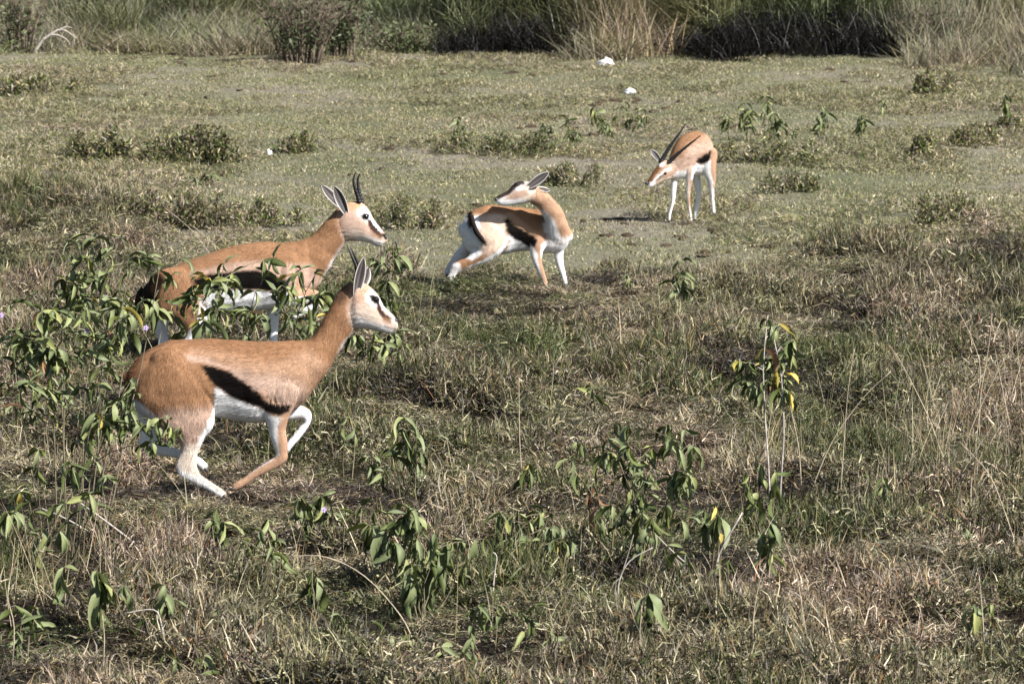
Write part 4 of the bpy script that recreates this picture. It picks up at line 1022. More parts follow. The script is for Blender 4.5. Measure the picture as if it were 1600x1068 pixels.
def leafy_plant(name, label, base, nodes, leafpx, cat='plant', group='leafy green plants in the grass', droop=-0.5, spread=.5, yell=0.0, brown=0.0,
                flowers=(), dy=.12, stem_r=.0036, stem_m=None, wide=.82, branch=0.0, z_base=None, dense=1.75, foot=0.0):
    """base and nodes in photo pixels; a node is (px, py, leaves) or (px, py, leaves, depth metres)"""
    bx, by = base
    Y0 = ydist(by); B = at(bx, by, Y0); B.z = gz(B.x, Y0) - 0.01
    root = thing(name, label, cat, B, group)
    s = F / Y0; parts = []
    # stems: a main stem to the highest node, the others fork off it
    pts = []
    for nd in nodes:
        d = nd[3] if len(nd) > 3 else R.uniform(-dy, dy)
        pts.append((at(nd[0], nd[1], Y0 + d) - B, nd[2]))
    order = sorted(range(len(pts)), key=lambda i: -pts[i][0].z)
    curves = []
    for q, i in enumerate(order):
        p = pts[i][0]
        if q == 0 or not curves or branch <= 0 or R.random() > branch:
            st = Vector((p.x * foot + R.uniform(-.02, .02), R.uniform(-.02, .02), 0)); r0 = stem_r
        else:
            # nearest lower point on a stem already drawn
            best = None
            for c in curves:
                for k_, c_p in enumerate(c[1:-1]):
                    if c_p.z < p.z - .02:
                        dd = (c_p - p).length + abs(c_p.x - p.x) * .5
                        if best is None or dd < best[0]: best = (dd, c_p)
            st = best[1] if best else Vector((0, 0, 0)); r0 = stem_r * .7
        mid = st.lerp(p, .5); bow = (p - st).length * .12
        mid += Vector((R.uniform(-bow, bow), R.uniform(-bow, bow), bow * .8))
        cv = []
        for k_ in range(8):
            t = k_ / 7; cv.append(st * (1 - t) ** 2 + mid * 2 * t * (1 - t) + p * t * t)
        for k_ in range(1, 7): cv[k_] += Vector((R.gauss(0, .004), R.gauss(0, .004), R.gauss(0, .003)))
        curves.append(cv)
        parts.append(tube(cv, [r0 * (1 - .65 * k_ / 7) for k_ in range(8)], 5))
    V, Fc = join(parts)
    obj('stem', mesh_from('plant_stem', V, Fc), stem_m or M_STEM, root)
    for i, (p, nl) in enumerate(pts):
        cv = curves[order.index(i)]
        a0 = R.uniform(0, 6.28); L0 = leafpx * 1.02 / s; nl = int(round(nl * dense))
        for k_ in range(nl):
            az = a0 + k_ * 2.399 + R.uniform(-.35, .35)
            back = (k_ // 3) * .16 + .02
            f = 7 * max(0.3, 1 - back); j = int(min(6, f)); q = cv[j].lerp(cv[j + 1], f - j) if j < 6 else cv[7].lerp(cv[6], 7 - f if f < 7 else 0)
            L = L0 * R.uniform(.5, 1.15) * (0.75 if k_ < 1 else 1)
            pitch = droop + R.gauss(0, spread) + (0.7 if k_ == 0 else 0)
            rnd = R.random(); ms = YL if rnd < yell else BLv if rnd < yell + brown else LEAVES
            add_leaf(root, q, az, pitch, R.gauss(0, .7), L, ms, wide)
    for (fx, fy) in flowers:
        p = at(fx, fy, Y0 - dy * 1.2) - B
        fl = bpy.data.objects.new('flower', FLOWER); col.objects.link(fl); fl.parent = root
        fl.matrix_local = Matrix.Translation(p) @ Vector((.2, -1, .25)).to_track_quat('Z', 'Y').to_matrix().to_4x4() @ Matrix.Diagonal((.0135, .0135, .0135, 1))
        stn = bpy.data.objects.new('flower_centre', STAMEN); col.objects.link(stn); stn.parent = fl; stn.matrix_local = Matrix.Translation((0, 0, .02)) @ Matrix.Diagonal((.9, .9, .9, 1))
        st0 = pts[0][0].lerp(p, .6) if False else p
    return root

# left bush, in front of the running gazelles' tails
def spray(x0, x1, y0, y1, n, lv, d0=-.2, d1=.2, wgt=None):
    out = []; tries = 0
    while len(out) < n and tries < 4000:
        tries += 1
        x = R.uniform(x0, x1); y = R.uniform(y0, y1)
        if wgt and R.random() > wgt(x, y): continue
        if any((x - o[0]) ** 2 + (y - o[1]) ** 2 < 260 for o in out): continue
        out.append((x, y, R.randint(*lv), R.uniform(d0, d1)))
    return out
nA = [(190,362,4,-.1),(150,372,5,0),(108,378,4,.1),(165,395,4,.05),(232,402,5,0),(205,420,5,-.05),(128,405,4,.1),(250,415,4,.1),(268,430,4,.15),(90,455,4,.1),(110,440,4,0)]
nA += spray(15, 195, 470, 565, 16, (5, 6), -.25, .3) + spray(60, 255, 420, 480, 13, (4, 6), .0, .35)
nL = spray(5, 215, 470, 650, 20, (5, 7), -.3, .1)
nL += [(30,770,4,-.3),(15,800,4,-.3),(140,770,5,-.35),(110,725,4,-.3),(60,700,4,-.2),(165,745,4,-.3)]
leafy_plant('leafy_bush', 'big leafy green bush at the left edge covering the running gazelles\' rumps', (100, 835), nA, 40, 'bush', None, -.45, .5, .01, .01,
            flowers=((228,512),(136,516),(2,492)), stem_r=.0042, branch=.85, foot=.35, dense=1.55)
leafy_plant('leafy_bush', 'lower leafy bush at the left edge, in front of the big one', (70, 900), nL, 42, 'bush', None, -.5, .5, .01, .01, stem_r=.0036, branch=.8, foot=.45, dense=1.6)
# branches of the same sort between the two running gazelles
nB = [(352,408,4),(365,430,5),(330,440,4),(300,425,4),(400,452,4),(430,402,3),(432,440,5),(455,455,5),(470,420,3),(495,425,3),(512,455,5),(480,475,4),(340,480,5),(315,500,5),(290,470,4),(380,478,5),(410,492,4),(445,490,4),(300,455,4),(352,455,4),(270,490,4),(500,480,4),(525,500,4)]
leafy_plant('leafy_bush', 'leafy bush standing between the two running gazelles', (375, 680), nB, 42, 'bush', None, -.35, .5, .05, .02, dy=.25, branch=.7, stem_r=.0045, dense=2.0, foot=.6)
nC = [(560,430,5),(585,405,5),(615,385,4),(622,400,4),(575,455,5),(600,470,5),(560,480,5),(590,500,5),(620,520,4),(548,520,5),(600,535,5),(570,540,5),(630,535,4),(605,440,4)]
leafy_plant('leafy_plant', 'leafy plant behind the nearest gazelle\'s head and muzzle', (585, 632), nC, 34, droop=-.45, dy=.2, branch=.7)
# right-hand branch in front of the nearest gazelle's rump and thigh
nD = [(207,590,4,-.1),(212,640,5,-.15),(230,665,5,-.2),(262,655,4,-.2),(285,668,5,-.2),(240,690,4,-.2),(205,615,4,-.1),(185,650,4,-.2)]
leafy_plant('leafy_plant', 'leafy branches hanging across the nearest gazelle\'s thigh', (120, 850), nD, 40, droop=-.7, dy=.1, branch=.9, stem_r=.0045)
# right plant on a pale stem
leafy_plant('leafy_plant', 'tall plant with yellowing leaves on a bare pale stem right of centre', (1212, 830), [(1200,492,4),(1205,510,4),(1218,505,4),(1195,560,5),(1170,565,5),(1160,590,4),(1212,560,6),(1235,545,5),(1240,530,4),(1225,585,6),(1205,590,5),(1232,610,4),(1150,562,4),(1180,600,4)], 40,
            droop=-.9, yell=.08, brown=.05, spread=.5, stem_m=M_TWIG, stem_r=.0058, branch=.93, dy=.06, dense=1.9)
SM = 'leafy green plants in the grass'
def lp(label, base, nodes, L, **k): leafy_plant('leafy_plant', label, base, nodes, L, **k)
lp('drooping leaves at the foot of the tall yellowing plant', (1200,905), [(1188,722,5),(1165,735,4),(1212,735,4)], 44, droop=-1.2, spread=.42)
lp('three big drooping leaves below the tall yellowing plant', (1195,960), [(1192,828,5),(1205,815,2)], 62, droop=-1.35, spread=.4, wide=1.0)
lp('big dense plant with drooping leaves in the centre foreground', (1010,900), [(960,660,4),(985,700,5),(950,700,4),(1045,690,4),(1000,720,5),(1020,740,5),(1050,745,5),(975,740,4),(1070,760,4),(1005,770,5),(985,790,5),(1040,790,4),(900,690,3),(890,715,3),(1020,700,4)] + spray(930, 1090, 660, 830, 12, (3, 5), -.2, .2), 42, droop=-.9, dy=.2, branch=.7, yell=.0)
lp('pair of long drooping leaves beneath the dense centre plant', (1008,935), [(1005,800,5),(1020,805,3)], 56, droop=-1.3, spread=.4)
lp('yellow-green drooping leaves right of the dense centre plant', (1110,925), [(1100,795,5),(1118,790,4)], 52, droop=-1.2, spread=.42, yell=.08)
lp('hanging cluster of big leaves near the bottom middle', (1008,1055), [(1005,935,6),(1015,925,2)], 70, droop=-1.3, spread=.4, wide=.95)
lp('plant with a withered brown leaf bunch left of the centre plant', (930,880), [(925,755,4),(935,770,4)], 36, droop=-1.0, brown=.7)
lp('sparse dark plant right of the nearest gazelle\'s forelegs', (635,765), [(632,650,4),(640,672,5),(650,690,4),(610,700,3)], 44, droop=-.6)
lp('small plant with one yellow leaf near the middle', (835,790), [(825,722,5),(840,730,3)], 40, droop=-1.0, yell=.1)
lp('leaning dark leaves low between gazelle and centre plant', (580,770), [(578,715,4),(600,735,3)], 36, droop=-.8)
lp('plant bearing the purple flower in the lower left', (500,880), [(480,790,4),(505,775,4),(520,800,4),(545,800,5),(470,775,3)] + spray(450, 570, 775, 840, 5, (3, 4), -.1, .1), 44, droop=-.7, flowers=((506,796),), dy=.1, branch=.5)
lp('cluster of drooping leaves right of the purple flower', (615,950), [(575,820,5),(600,830,6),(620,815,4),(640,790,3),(612,850,5),(655,830,4)] + spray(560, 680, 790, 870, 6, (3, 5), -.15, .15), 50, droop=-1.1, branch=.6)
lp('dense drooping plant at the lower middle left', (665,985), [(640,895,5),(665,890,5),(690,860,5),(680,830,4),(705,845,4),(655,870,4)] + spray(630, 760, 820, 910, 6, (3, 5), -.15, .15), 52, droop=-1.15, branch=.6)
lp('dark leaf pair beside the lower middle twigs', (725,930), [(720,840,5),(745,850,4)], 44, droop=-1.0)
lp('spreading plant with yellow-green tips right of the lower middle', (800,920), [(785,835,5),(810,800,4),(830,845,5),(860,825,5),(880,845,4)] + spray(770, 900, 800, 880, 7, (3, 5), -.15, .15), 44, droop=-.8, yell=.03, branch=.6)
lp('slim plant with leaf tuft on the bottom left slope', (150,1010), [(150,890,4),(155,905,5)], 66, droop=-1.25, spread=.42, wide=1.0)
lp('small three-leaved plant left of the slim tufted plant', (100,990), [(100,885,5)], 46, droop=-1.0)
lp('plant in the bottom left corner with upright leaves', (40,1068), [(35,960,4),(60,950,5),(20,990,3)], 52, droop=-.3)
lp('drooping plant below the galloping hind hooves', (345,900), [(338,795,5),(350,815,4)], 48, droop=-1.1)
lp('small drooping plant right of the bleached sticks', (265,940), [(262,880,4),(240,905,3)], 40, droop=-.7)
lp('low leafy stem between the bottom left plants', (430,960), [(425,850,4),(440,862,3)], 38, droop=-1.0)
lp('pair of dark hanging leaves left of the lower middle', (490,985), [(488,890,4),(495,900,4)], 56, droop=-1.3, spread=.4)
lp('plant with small upright leaves at the bottom centre left', (535,1060), [(530,960,4),(520,990,4),(545,985,4)], 44, droop=-.5)
lp('low rosette at the bottom edge under the centre', (700,1068), [(690,1010,4),(715,1015,4)], 44, droop=-.5)
lp('small plant between the bottom rosettes', (640,1055), [(600,985,3),(640,990,4)], 36, droop=-.6)
lp('dark leaved sprig near the bottom, left of the hanging cluster', (880,1068), [(878,1000,5),(860,985,3)], 40, droop=-.8)
lp('leafy tangle at the left edge under the bushes', (45,920), spray(0, 110, 780, 880, 8, (3, 5), -.2, .1), 42, droop=-.5, branch=.4)
lp('leafy tangle between the bleached sticks and the bottom edge', (250,1030), spray(190, 320, 900, 1000, 6, (3, 4), -.1, .1), 40, droop=-.7, branch=.4)
lp('upright green sprigs along the bottom left edge', (330,1085), spray(230, 420, 1000, 1062, 6, (3, 4), -.1, .1), 38, droop=-.2, branch=.3)
lp('low leafy sprigs left of the purple flower plant', (400,905), spray(360, 450, 800, 860, 4, (3, 4), -.1, .1), 38, droop=-.8, branch=.4)
lp('low leafy sprigs under the lower middle tangle', (760,1062), spray(700, 840, 940, 1030, 6, (3, 4), -.1, .1), 40, droop=-.7, branch=.4)
lp('sprigs of narrow leaves between the dense centre plant and the yellow-green one', (1085,965), spray(1030, 1150, 830, 900, 4, (3, 4), -.1, .1), 40, droop=-.9, branch=.4)
lp('thin sprig standing in the grass in front of the nearest gazelle\'s chest', (545,740), [(540,650,3),(552,665,3)], 30, droop=-.6)
lp('bright low sprig right of the hanging cluster near the bottom', (1110,1075), [(1105,1000,4),(1125,1010,3)], 40, droop=-.7)
lp('little plant with two hanging leaves on the right slope', (1385,835), [(1380,745,5)], 38, droop=-.9)
lp('drooping sprig in the right hand grass', (1500,880), [(1497,815,5),(1510,820,3)], 42, droop=-1.0)
lp('sprig in the lower right corner with two green leaves', (1540,1010), [(1520,945,4),(1545,945,4)], 44, droop=-1.0)
lp('low green rosette at the bottom edge on the right', (1440,1075), [(1410,1050,5),(1430,1060,5)], 40, droop=-.2)
lp('sprouting sprig left of the middle twigs', (780,1000), [(780,930,4),(765,915,3)], 36, droop=-.8)
lp('small dark sprig above the centre plant', (945,700), [(925,605,3),(935,625,3)], 32, droop=-.4)
# small plants further off
GF = 'small leafy plants on the far turf'
def fp(label, base, nodes, L=17, **k): leafy_plant('leafy_plant', label, base, nodes, L * 1.25, group=GF, droop=k.pop('droop', -.75), spread=.4, stem_r=.004, dy=.1, dense=2.0, **k)
fp('green plant standing alone just right of the middle gazelle', (1062,498), [(1065,405,5),(1055,430,5),(1072,425,5),(1065,450,4)], 26)
fp('low bright green plant right of the lone green plant', (1140,472), [(1140,432,5),(1125,440,4),(1155,440,4)], 22)
fp('tiny sprig between middle gazelle and lone green plant', (980,470), [(980,428,4)], 18)
fp('thin plant above the middle gazelle\'s head', (715,240), [(715,182,3),(720,195,4),(740,205,3),(710,205,3)], 15)
fp('plant left of the pair above the middle gazelle', (852,228), [(850,192,4),(862,196,4)], 14)
fp('taller plant above and left of the far gazelle', (888,232), [(885,182,5),(890,205,5),(903,208,4)], 17)
fp('leafy plant close above the far gazelle\'s horns, left one', (955,228), [(930,165,5),(937,180,5),(945,190,5),(925,172,3)], 17)
fp('branching plant directly above the far gazelle\'s horns', (965,232), [(975,158,5),(985,175,4),(1005,170,4),(1010,180,4),(980,190,4)], 16, branch=.6)
fp('small plant right of the far gazelle\'s rump, leftmost', (1140,222), [(1132,180,4),(1140,186,4)], 15)
fp('dense plant behind the far gazelle\'s rump', (1172,222), [(1165,160,6),(1175,172,6),(1160,176,4)], 19)
fp('top tufted plant beside the dense one behind the far gazelle', (1196,222), [(1195,150,5),(1200,158,3)], 17)
fp('drooping plant third in the row behind the far gazelle', (1212,232), [(1210,176,6),(1220,184,4)], 20)
fp('fresh green plant in the middle of the far right row', (1284,226), [(1283,165,5),(1278,180,5),(1290,176,4),(1277,200,3)], 17)
fp('drooping plant right of the fresh green one', (1346,222), [(1345,180,6),(1350,186,3)], 19)
fp('smallest sprig of the far right row', (1380,190), [(1379,156,4)], 13)
fp('dark plant near the right edge of the turf', (1572,190), [(1570,148,4),(1572,162,5)], 20, droop=-1.1)
fp('small sprig at the far right under the dark shrubs', (1346,262), [(1347,238,3)], 13)
fp('sprig in the turf at left, over the running gazelle\'s back', (318,292), [(320,270,4),(300,277,3),(330,272,3)], 18)
fp('green sprig in turf right of the far gazelle\'s feet', (1240,222), [(1241,203,4)], 12)

# ------------------------------------------------------------------ low shrubs and tussocks on the turf
def low_shrub(label, px_, py_, wpx, hpx, n, m=M_SHRUB, lsz=.022, name='low_shrub', twiggy=0, cat='shrub', group='low shrubs on the turf', dark=1.0, seed=0):
    r = random.Random(seed + int(px_)); Y_ = ydist(py_); B = at(px_, py_, Y_); B.z = gz(B.x, Y_) - .01; s = F / Y_
    root = thing(name, label, cat, B, group); w, h = wpx / s / 2 * 1.35, hpx / s * 1.25; lsz *= .8
    V = []; Fc = []; C = []
    lumps = [(r.uniform(-.75, .75) * w, r.uniform(-.5, .5) * w * .7, r.uniform(.25, .42) * w, r.uniform(.55, 1.0) * h) for _ in range(max(4, int(wpx / 18)))]
    lumps.append((0, 0, w * .5, h))
    PALS = [OLIVE, GREEN, (0.12, 0.125, 0.06), PURP, GREYB, DKB, STRAW]
    for i in range(int(n * 2.4)):
        lx, ly, lw, lh = r.choice(lumps)
        a = r.uniform(0, 6.28); q = abs(r.gauss(0, .55)); zz = r.random() ** .8
        p = Vector((lx + math.cos(a) * q * lw, ly + math.sin(a) * q * lw * .8, lh * zz * math.exp(-q * q * 1.1) + .01))
        L = lsz * r.uniform(.9, 2.2)
        d = Vector((r.gauss(0, .6), r.gauss(0, .6), r.gauss(.6, .5))).normalized(); e = d.cross(Vector((r.gauss(0, 1), r.gauss(0, 1), r.gauss(0, 1)))).normalized()
        o = len(V); V += [p, p + d * L * .5 + e * L * .13, p + d * L, p + d * L * .5 - e * L * .13]; Fc.append((o, o + 1, o + 2, o + 3))
        c_ = r.choices(PALS, (4, 2.2, 3.4, 2, 2.2, 1.2, 1.8))[0]; k_ = r.uniform(.7, 1.3); C += [tuple(v * k_ for v in c_)] * 4
    obj('foliage', mesh_from('shrub_foliage', V, Fc, np.array(C), attr={'rib': [0] * len(V)}), M_TURF, root, kind='stuff')
    st = []
    for i in range(10 + twiggy):
        a = r.uniform(0, 6.28); lx, ly, lw, lh = r.choice(lumps); b = Vector((lx * .5, ly * .5, 0)); t = Vector((lx + math.cos(a) * lw * .7, ly + math.sin(a) * lw * .7, lh * r.uniform(.7, 1.1)))
        m_ = b.lerp(t, .5) + Vector((0, 0, .05 * h)); st.append(tube([b, m_, t], [.005, .004, .0015], 4))
    V, Fc = join(st); obj('branches', mesh_from('shrub_branches', V, Fc), M_BROWNTWIG, root)
    return root
low_shrub('widest dark green shrub on the turf at the upper left', 318, 258, 170, 52, 2600, lsz=.035)
low_shrub('pale green shrub left of the widest dark shrub', 180, 256, 120, 42, 1500, lsz=.035)
low_shrub('thin low shrub between the upper left shrub and the middle', 480, 250, 90, 26, 700, lsz=.03)
low_shrub('long low shrub above the middle gazelle\'s back', 775, 254, 170, 26, 1500, lsz=.03)
low_shrub('grey-green shrub patch above the running gazelle\'s back', 300, 372, 150, 50, 1900, lsz=.028)
low_shrub('shrub patch between the curved horns and the grey-green patch', 410, 368, 110, 34, 1200, lsz=.026)
low_shrub('shrub right of the curved horns', 625, 365, 110, 42, 1100, lsz=.026)
low_shrub('dark round shrub on the right side of the turf', 1452, 250, 66, 30, 1100, lsz=.03)
low_shrub('dark shrub next to the round one, farther right', 1525, 236, 75, 30, 1100, lsz=.03)
low_shrub('shrub at the right edge of the turf', 1590, 205, 60, 26, 600, lsz=.03)
low_shrub('low wide shrub at the right above the rough grass', 1490, 360, 130, 40, 1500, lsz=.026)
low_shrub('brownish shrub behind the middle gazelle\'s ears', 880, 292, 100, 30, 900, lsz=.026)
low_shrub('low green shrub right of the far gazelle', 1200, 262, 150, 36, 1300, lsz=.028)
low_shrub('small shrub behind the far gazelle\'s legs', 1235, 305, 90, 26, 700, lsz=.026)
low_shrub('green shrub at the far left below the bushes', 60, 148, 150, 26, 1100, lsz=.04)
low_shrub('tall pinkish brush on the right before the reeds', 1450, 150, 70, 34, 900, lsz=.035)

# ------------------------------------------------------------------ bushes at the back
def back_bush(label, px_, py_, wpx, hpx, nb, ntw, nleaf, seed, leafm=M_SHRUB):
    r = random.Random(seed); Y_ = ydist(py_); B = at(px_, py_, Y_); B.z = gz(B.x, Y_) - .02; s = F / Y_
    root = thing('bush', label, 'bush', B, 'twiggy bushes before the reeds'); w, h = wpx / s / 2 * 1.35, hpx / s; st = []; tips = []
    for i in range(nb):
        a = r.uniform(-1, 1); t = Vector((a * w * r.uniform(.5, 1.1), r.uniform(-.4, .4) * w, h * r.uniform(.55, 1.05)))
        b = Vector((a * w * .42, r.uniform(-.1, .1), 0)); m_ = b.lerp(t, .45) + Vector((-a * w * .12, 0, h * .12))
        cv = [b * (1 - q) ** 2 + m_ * 2 * q * (1 - q) + t * q * q for q in (0, .2, .4, .6, .8, 1)]
        st.append(tube(cv, [.009, .008, .007, .005, .004, .002], 4))
        for k in range(ntw):
            q = r.randint(2, 5); c = cv[q]; d = Vector((r.gauss(0, .5), r.gauss(0, .4), r.uniform(.3, 1))).normalized() * h * r.uniform(.1, .3)
            st.append(tube([c, c + d], [.004, .0015], 3)); tips.append(c + d)
    V, Fc = join(st); obj('branches', mesh_from('bush_branches', V, Fc), M_BROWNTWIG, root)
    V = []; Fc = []
    for i in range(int(nleaf * 1.7)):
        p = r.choice(tips) * r.uniform(.45, 1.0) + Vector((r.gauss(0, .07), r.gauss(0, .07), r.gauss(0, .07))); L = r.uniform(.025, .07)
        d = Vector((r.gauss(0, 1), r.gauss(0, 1), r.gauss(.2, 1))).normalized(); e = d.cross(Vector((r.gauss(0, 1), r.gauss(0, 1), r.gauss(0, 1)))).normalized()
        o = len(V); V += [p, p + d * L * .5 + e * L * .2, p + d * L, p + d * L * .5 - e * L * .2]; Fc.append((o, o + 1, o + 2, o + 3))
    if nleaf: obj('foliage', mesh_from('bush_foliage', V, Fc, attr={'rib': [0] * len(V)}), leafm, root, kind='stuff')
back_bush('twiggy dark bush casting a shadow at the upper left of centre', 468, 97, 110, 110, 46, 16, 650, 1)
back_bush('olive bush with upright branches at the top left', 125, 62, 90, 90, 26, 10, 1300, 2)
back_bush('bare twiggy bush in the top left corner', 28, 84, 80, 95, 30, 12, 300, 3)
back_bush('dark green bush at the top, left of the shadowed one', 285, 50, 80, 75, 26, 10, 900, 4)
back_bush('olive upright bush between the top left bushes', 215, 42, 90, 75, 26, 10, 1300, 5)
back_bush('loose bush just left of the dark reeds', 535, 92, 70, 110, 24, 10, 900, 6)
back_bush('sparse bush at the foot of the short reed bed', 640, 84, 120, 46, 22, 8, 700, 7)
back_bush('pinkish twiggy bush in the right bank', 1470, 92, 110, 80, 30, 10, 200, 8)

# ------------------------------------------------------------------ dead branches, sticks, stalks
def stick(name, label, pts, r0, r1, m, cat, group=None, dY=0.0, subs=()):
    """pts: photo pixels; the first is where it meets the ground"""
    bx, by = pts[0]; Y_ = ydist(by) + dY; B = at(bx, by, Y_)
    root = thing(name, label, cat, B, group)
    P = [at(p[0], p[1], Y_ + (p[2] if len(p) > 2 else 0)) - B for p in pts]; Q = [Vector(v) for v in crom(np.array([tuple(p) for p in P]), 3, 4)]
    n = len(Q); V, Fc = tube(Q, [r0 + (r1 - r0) * i / (n - 1) for i in range(n)], 6)
    parts = [(V, Fc)]
    for sp in subs:
        P2 = [at(p[0], p[1], Y_) - B for p in sp]; parts.append(tube([Vector(v) for v in crom(np.array([tuple(p) for p in P2]), 3, 4)], [r0 * .55 + (r1 * .6 - r0 * .55) * i / ((len(sp) - 1) * 4) for i in range((len(sp) - 1) * 4 + 1)], 5))
    V, Fc = join(parts)
    root.name = name
    o = obj('wood' if cat != 'grass stalk' else 'culm', mesh_from(name, V, Fc), m, root)
    return root, P
DB = 'dead branches lying before the reeds'
stick('dead_branch', 'white curved dead branch lying at the upper left', [(52,84),(66,64),(78,55),(92,47),(104,49),(119,60)], .02, .006, M_TWIG, 'branch', DB, subs=([(78,55),(90,55),(104,62),(110,72)], [(92,47),(104,42),(112,44)]))
stick('dead_branch', 'small white stick on the ground under the curved dead branch', [(62,84),(72,85),(80,89)], .02, .012, M_TWIG, 'branch', DB)
stick('dead_branch', 'leaning pale branch crossing the short reed bed', [(650,66),(625,52),(600,44),(585,34),(572,20)], .02, .008, M_TWIG, 'branch', DB, subs=([(625,52),(665,52),(710,53)],))
stick('dead_branch', 'forked pale branch against the dark foot of the middle reeds', [(772,68),(795,62),(815,52),(850,48)], .02, .007, M_TWIG, 'branch', DB, dY=-.6, subs=([(795,62),(825,66),(838,60)],))
stick('dead_branch', 'pale branch arching inside the dark right reed bed', [(1230,70),(1210,52),(1180,40),(1150,25)], .012, .005, M_TWIG, 'branch', DB, dY=-.7)
FS = 'bleached sticks lying in the foreground grass'
stick('dry_stick', 'longest bleached stick lying diagonally at the lower left', [(238,874),(215,852),(160,810),(112,776)], .0065, .003, M_TWIG, 'stick', FS, dY=-.35)
stick('dry_stick', 'second bleached stick just below the longest one', [(165,848),(130,825),(95,806),(60,792)], .005, .0025, M_TWIG, 'stick', FS, dY=-.35)
stick('dry_stick', 'forked bleached twig left of the hanging leaf cluster', [(965,940),(968,905),(985,875),(1020,855)], .0042, .002, M_TWIG, 'stick', FS, dY=-.5, subs=([(968,905),(980,870),(990,835)],))
stick('dry_stick', 'thin curved pale twig arching beside the centre plant', [(1118,902),(1080,885),(1050,860),(1020,830)], .0045, .002, M_TWIG, 'stick', FS, dY=-.5)
stick('dry_stick', 'upright grey stem at the end of the arching twig', [(1124,935),(1120,900),(1124,865),(1160,800)], .006, .003, M_TWIG, 'stick', FS, dY=-.4)
stick('dry_stick', 'pale bent twig lying under the forked twig', [(908,948),(918,936),(950,942),(975,940),(985,948)], .0045, .002, M_TWIG, 'stick', FS, dY=-.4)
stick('dry_stick', 'whitish twig with an elbow at the lower left', [(256,1010),(252,975),(240,952),(192,958)], .0042, .002, M_TWIG, 'stick', FS, dY=-.4)
stick('dry_stick', 'slender pale stem crossing the lower middle leaves', [(650,1010),(625,960),(570,900),(510,870),(450,868)], .003, .0015, M_STRAW, 'stick', FS, dY=-.5)
stick('dry_stick', 'thin dark twig climbing right from the bleached sticks', [(190,905),(250,850),(290,818),(330,810)], .0045, .002, M_BROWNTWIG, 'stick', FS, dY=-.35)
stick('dry_stick', 'grey upright twig below the small middle leaf pair', [(768,960),(772,900),(776,870),(770,862)], .004, .002, M_TWIG, 'stick', FS, dY=-.4)
GS = 'tall dry grass stalks in the right hand grass'
SK = [('tallest dry grass stalk leaning right near the right edge', [(1505,700),(1530,640),(1570,560),(1612,500)]),
 ('long stalk leaning left with a loose seed head', [(1475,720),(1450,650),(1410,570),(1390,540)]),
 ('stalk rising straight through the middle of the right slope', [(1312,790),(1318,700),(1325,610),(1335,545)]),
 ('paler stalk bending right across the right slope', [(1262,780),(1300,690),(1350,620),(1392,580)]),
 ('vertical thin stalk right of the yellowing plant', [(1253,780),(1248,700),(1236,640),(1233,610)]),
 ('thin stalk hanging beside the yellowing plant\'s leaves', [(1195,740),(1200,680),(1207,630)]),
 ('stiff stalk left of the lower right sprig', [(1275,1060),(1258,980),(1245,900),(1225,840)]),
 ('straight stalk near the right edge with red-brown head', [(1530,690),(1532,620),(1545,540),(1550,490)]),
 ('curved stalk behind the pair of right edge stalks', [(1520,660),(1532,580),(1515,520),(1488,470)]),
 ('tall stalk at the bottom middle right', [(1178,1068),(1176,990),(1182,930),(1196,880)]),
 ('stalk leaning over from the right edge', [(1590,860),(1570,800),(1545,740),(1500,690)]),
 ('bleached stalk lying low on the right slope', [(1440,695),(1410,675),(1388,658)]),
 ('fallen pale stalk crossing near the right edge', [(1545,640),(1570,640),(1592,646)]),
 ('long pale stalk standing left of the centre plant', [(815,740),(812,690),(811,640),(811,590)]),
 ('pair-less stalk above the running gazelle\'s back', [(330,400),(300,360),(258,325)]),
 ('short stalk crossing the stalk above the gazelle\'s back', [(345,392),(320,368),(296,350)]),
 ('thin stalk in the bottom right before the corner', [(1540,1040),(1535,960),(1530,900)]),
 ('stalk with drooping tip at the bottom left edge', [(18,1060),(22,980),(12,930),(20,880)]),
 ('upright stalk between the bottom left plants', [(160,1068),(163,1000),(160,960)]),
 ('long stalk arching over the lower middle', [(1010,1060),(1000,1000),(1003,945)])]
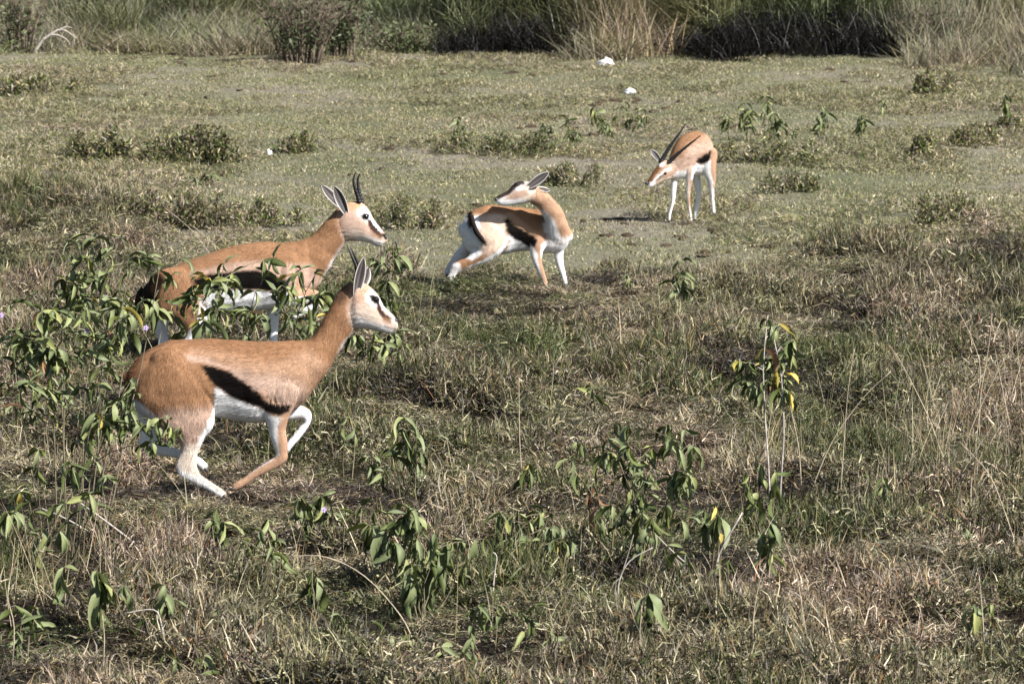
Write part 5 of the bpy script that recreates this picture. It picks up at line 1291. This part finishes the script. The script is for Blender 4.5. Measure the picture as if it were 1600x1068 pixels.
for lab, pts in SK:
    rt, P = stick('dry_grass_stalk', lab, pts, .0030, .0014, M_STRAW, 'grass stalk', GS, dY=-.25)
    r_ = random.Random(int(pts[0][0])); V = []; Fc = []; e = P[-1]; d = (P[-1] - P[-2]).normalized()
    for k in range(16):
        q = e - d * r_.uniform(0, .07); dd = (d + Vector((r_.gauss(0, .35), r_.gauss(0, .35), r_.gauss(0, .2)))).normalized() * r_.uniform(.01, .03); s_ = Vector((.0015, 0, .001)); o = len(V)
        V += [q - s_, q + s_, q + dd]; Fc.append((o, o + 1, o + 2))
    obj('seed_head', mesh_from('seed_head', V, Fc, smooth=False), M_SEED, rt)

# ------------------------------------------------------------------ white lumps
def lump(name, label, px_, py_, wpx, hpx, seed, m=M_BONE, cat='stone', group='white lumps on the turf'):
    Y_ = ydist(py_); B = at(px_, py_, Y_); B.z = gz(B.x, Y_) + .02; s = F / Y_; r = random.Random(seed)
    w, h = wpx / s / 2 * 1.15, hpx / s * 1.2; V = []; Fc = []; nu, nv = 16, 8
    for j in range(nv + 1):
        th = math.pi / 2 * (j / nv) ** .8 * 1.15
        for i in range(nu):
            ph = 2 * math.pi * i / nu; d = Vector((math.sin(th) * math.cos(ph), math.sin(th) * math.sin(ph), math.cos(th)))
            q = 1 + .45 * mnoise.noise(d * 1.7 + Vector((seed * 7.1, 0, 0))) + .15 * mnoise.noise(d * 5)
            V.append(Vector((d.x * w * q, d.y * w * .6 * q, max(-.02, d.z * h * q * (1 + .25 * math.cos(ph * 1 + seed))))))
    for j in range(nv):
        for i in range(nu):
            k = (i + 1) % nu; Fc.append((j * nu + i, (j + 1) * nu + i, (j + 1) * nu + k, j * nu + k))
    o = obj(name, mesh_from(name, V, Fc), m, None, label, cat, group); o.location = B
lump('white_stone', 'larger white lump on the turf before the middle reeds', 946, 102, 22, 7, 1)
lump('white_stone', 'smaller white lump nearer than the large one', 985, 149, 16, 5, 2)
lump('white_stone', 'tiny white lump above the running gazelle\'s back', 421, 254, 8, 5, 3)
